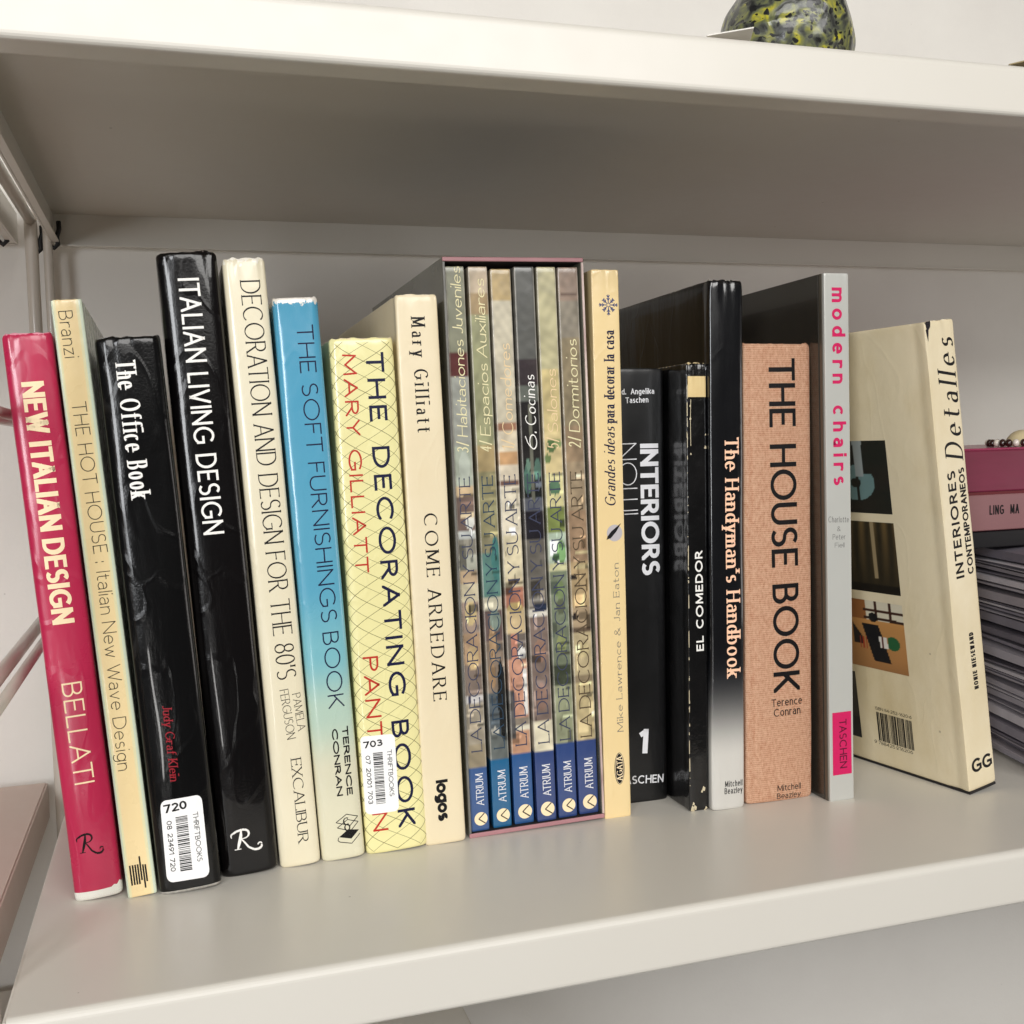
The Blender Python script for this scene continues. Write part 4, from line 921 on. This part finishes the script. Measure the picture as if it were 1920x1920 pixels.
def flatbook(name, label, z0, th, x0, y0, dx, dy, ang_, mcover, mpages, bands=None):
    M_ = Matrix.Translation((x0, y0, z0)) @ Matrix.Rotation(R(ang_), 4, 'Z'); t = thing(name, label, 'book', M_)
    boxo('back_cover', (0, dx, 0, dy, 0, .0018), mcover, t, b=.0005); boxo('front_cover', (0, dx, 0, dy, th-.0018, th), mcover, t, b=.0005)
    boxo('pages', (.002, dx-.003, .003, dy-.003, .0018, th-.0018), mpages, t)
    return t
t = flatbook('book', 'slim black book lying between the magenta book and the grey papers', Z1, .0120, .862, .160, .21, .255, 90.5, mat('matte_black', (16, 15, 18), rough=.4, coat=.2), PAPER)
boxo('spine', (-.0006, .0025, 0, .255, .0002, .0118), MATS['matte_black'], t, b=.0006)
Z2 = Z1+.0122; TH = .2250-Z2
t = flatbook('book', 'thick magenta book with a pale mauve band lying on top of the paper stack', Z2, TH, .858, .165, .19, .245, 91.5, mat('magenta_cover', (150, 40, 80), rough=.35, coat=.3, var=.3, vscale=20, tint=(120, 24, 52)), PAPER)
zb = .0275
boxo('spine', (-.002, .0025, 0.0003, .2447, zb+.001, TH-.0012), mat('magenta_spine', (116, 28, 58), rough=.4, coat=.3, var=.5, vscale=30, stretch=(1, .2, 2), tint=(92, 14, 36)), t, b=.0012)
boxo('spine_groove', (-.0008, .0025, 0.0003, .2447, zb-.0012, zb+.0012), mat('groove', (96, 14, 24), rough=.5), t)
bd = boxo('spine_band', (-.0021, .0025, 0.0003, .2447, .0004, zb-.001), mat('mauve_band', (138, 96, 98), rough=.45, coat=.2, var=.3, vscale=20, tint=(136, 90, 90)), t, b=.0008)
sp = Patch([-245., -120., 0.], [0., zb*500, zb*1000], [[Vector((-2.1, -u, zz)) for zz in (0., zb*500, zb*1000)] for u in (-245., -120., 0.)])
print_on('author', sp, run_polys('LING MA', 'smallb', -216, 11.8, -216+27, 11.8, 6.9), ink('black', INK['black']), t, eps=.1)
# bracelet
mb = [mat('bead_dark', (52, 28, 24), rough=.2, coat=.6), mat('bead_white', (222, 212, 200), rough=.25, coat=.5)]
br = thing('bead_bracelet', 'dark and white bead bracelet lying on the magenta book', 'bracelet', Matrix.Translation((.707, .195, Z2+TH)))
def ball(name, loc, r, m, parent, seg_=14, rg=9, sz=1.):
    V, F = [], []
    for i in range(rg+1):
        for j in range(seg_): a, b_ = math.pi*i/rg, 2*math.pi*j/seg_; V.append((loc[0]+r*math.sin(a)*math.cos(b_), loc[1]+r*math.sin(a)*math.sin(b_), loc[2]+r*sz*math.cos(a)))
    for i in range(rg):
        for j in range(seg_): a = i*seg_+j; b_ = i*seg_+(j+1) % seg_; F.append((a, a+seg_, b_+seg_, b_))
    return mesh_obj(name, V, F, m, parent, smooth=True)
for k in range(30):
    a = 2*math.pi*k/30; ball('bead', (.025*math.cos(a), .025*math.sin(a), .0030), .0026, mb[0 if k % 3 else 1], br, 10, 7, 1.12)
dm = ball('wooden_dome', (0, 0, 0), .0125, mat('pale_wood', (214, 198, 158), rough=.4, coat=.3, var=.4, vscale=60, tint=(180, 158, 110)), None, 28, 16, .98)
dm.location = (.706, .195, Z2+TH+.0005); tag(dm, 'pale rounded wooden dome sitting inside the bead bracelet', 'ornament')
for vtx in dm.data.vertices:
    if vtx.co.z < 0: vtx.co.z = 0

# ---------------------------------------------------------------- on the top shelf
import bmesh
bm = bmesh.new(); bmesh.ops.create_icosphere(bm, subdivisions=6, radius=1)
nz = smooth_noise('stone')
from mathutils import noise
for v in bm.verts:
    p = v.co.copy(); k = 1+.07*noise.noise(p*1.3+Vector((3, 1, 2)))+.025*noise.noise(p*3.4)+.008*noise.noise(p*9)
    x, y, z = p.x*.0375*k, p.y*.038*k, p.z*.040*k
    if p.z < -.75: z = -.030
    if p.x < 0 and p.z > -.6: x += .006*max(0, p.z)           # left flank slopes inwards
    x -= .003 if p.z < .0 and p.x < -.4 else 0
    v.co = (x, y, z)
me = bpy.data.meshes.new('speckled_ceramic'); bm.to_mesh(me); bm.free(); me.polygons.foreach_set('use_smooth', [True]*len(me.polygons))
st = bpy.data.objects.new('speckled_ceramic', me); COL.objects.link(st); st.location = (.4275, .075, .4345+.0308)
tag(st, 'lumpy ceramic ornament glazed in speckled yellow, olive and black', 'ornament')
m = bpy.data.materials.new('speckled_glaze'); m.use_nodes = True; nt = m.node_tree; N = nt.nodes; L = nt.links; b = N['Principled BSDF']
b.inputs['Roughness'].default_value = .35; b.inputs['Coat Weight'].default_value = .3; b.inputs['Coat Roughness'].default_value = .06
tc = N.new('ShaderNodeTexCoord'); n1_ = N.new('ShaderNodeTexNoise'); n1_.inputs['Scale'].default_value = 95; n1_.inputs['Detail'].default_value = 4; n1_.inputs['Distortion'].default_value = 1.2; L.new(tc.outputs['Object'], n1_.inputs[0])
r1 = N.new('ShaderNodeValToRGB'); e = r1.color_ramp.elements; e[0].position = .36; e[0].color = (*lin((34, 35, 33)), 1); e[1].position = .70; e[1].color = (*lin((176, 168, 44)), 1)
for p_, c_ in ((.45, (70, 72, 62)), (.51, (96, 100, 70)), (.60, (128, 128, 66))): q = e.new(p_); q.color = (*lin(c_), 1)
L.new(n1_.outputs['Fac'], r1.inputs[0])
vo = N.new('ShaderNodeTexVoronoi'); vo.inputs['Scale'].default_value = 260; vo.inputs['Randomness'].default_value = 1
dn = N.new('ShaderNodeTexNoise'); dn.inputs['Scale'].default_value = 120; L.new(tc.outputs['Object'], dn.inputs[0])
vm = N.new('ShaderNodeVectorMath'); vm.operation = 'MULTIPLY_ADD'; L.new(dn.outputs['Color'], vm.inputs[0]); vm.inputs[1].default_value = (.010, .010, .010); L.new(tc.outputs['Object'], vm.inputs[2]); L.new(vm.outputs[0], vo.inputs[0])
sc_ = N.new('ShaderNodeSeparateColor'); L.new(vo.outputs['Color'], sc_.inputs[0])
th_ = N.new('ShaderNodeMath'); th_.operation = 'MULTIPLY_ADD'; L.new(sc_.outputs[0], th_.inputs[0]); th_.inputs[1].default_value = .55; th_.inputs[2].default_value = .04
ls = N.new('ShaderNodeMath'); ls.operation = 'LESS_THAN'; L.new(vo.outputs['Distance'], ls.inputs[0]); L.new(th_.outputs[0], ls.inputs[1])
mx = N.new('ShaderNodeMix'); mx.data_type = 'RGBA'; L.new(ls.outputs[0], mx.inputs[0]); L.new(r1.outputs[0], mx.inputs[6]); mx.inputs[7].default_value = (*lin((20, 20, 20)), 1); L.new(mx.outputs[2], b.inputs['Base Color'])
bp_ = N.new('ShaderNodeBump'); bp_.inputs['Strength'].default_value = .5; bp_.inputs['Distance'].default_value = .0015; L.new(n1_.outputs['Fac'], bp_.inputs['Height']); L.new(bp_.outputs[0], b.inputs['Normal'])
me.materials.append(m)
def card(name, label, pts, m_, th=.0006):
    n_ = len(pts); V = [Vector(p) for p in pts]+[Vector(p)+Vector((0, 0, th)) for p in pts]
    F = [tuple(range(n_))[::-1], tuple(range(n_, 2*n_))]+[(i, (i+1) % n_, n_+(i+1) % n_, n_+i) for i in range(n_)]
    o = mesh_obj(name, V, F, m_); return tag(o, label, 'card')
card('paper_card', 'white paper card lifted at its tip under the speckled ceramic', [(.3400, .004, .4352), (.3660, .004, .4412), (.392, .06, .4440), (.360, .06, .4360)], mat('white_card', (232, 228, 220), rough=.5))
card('folded_leaflet', 'olive leaflet corner sticking over the top shelf at the right edge', [(.522, .004, .4350), (.57, .000, .4470), (.61, .05, .4520), (.545, .06, .436)], mat('olive_card', (150, 134, 96), rough=.6))
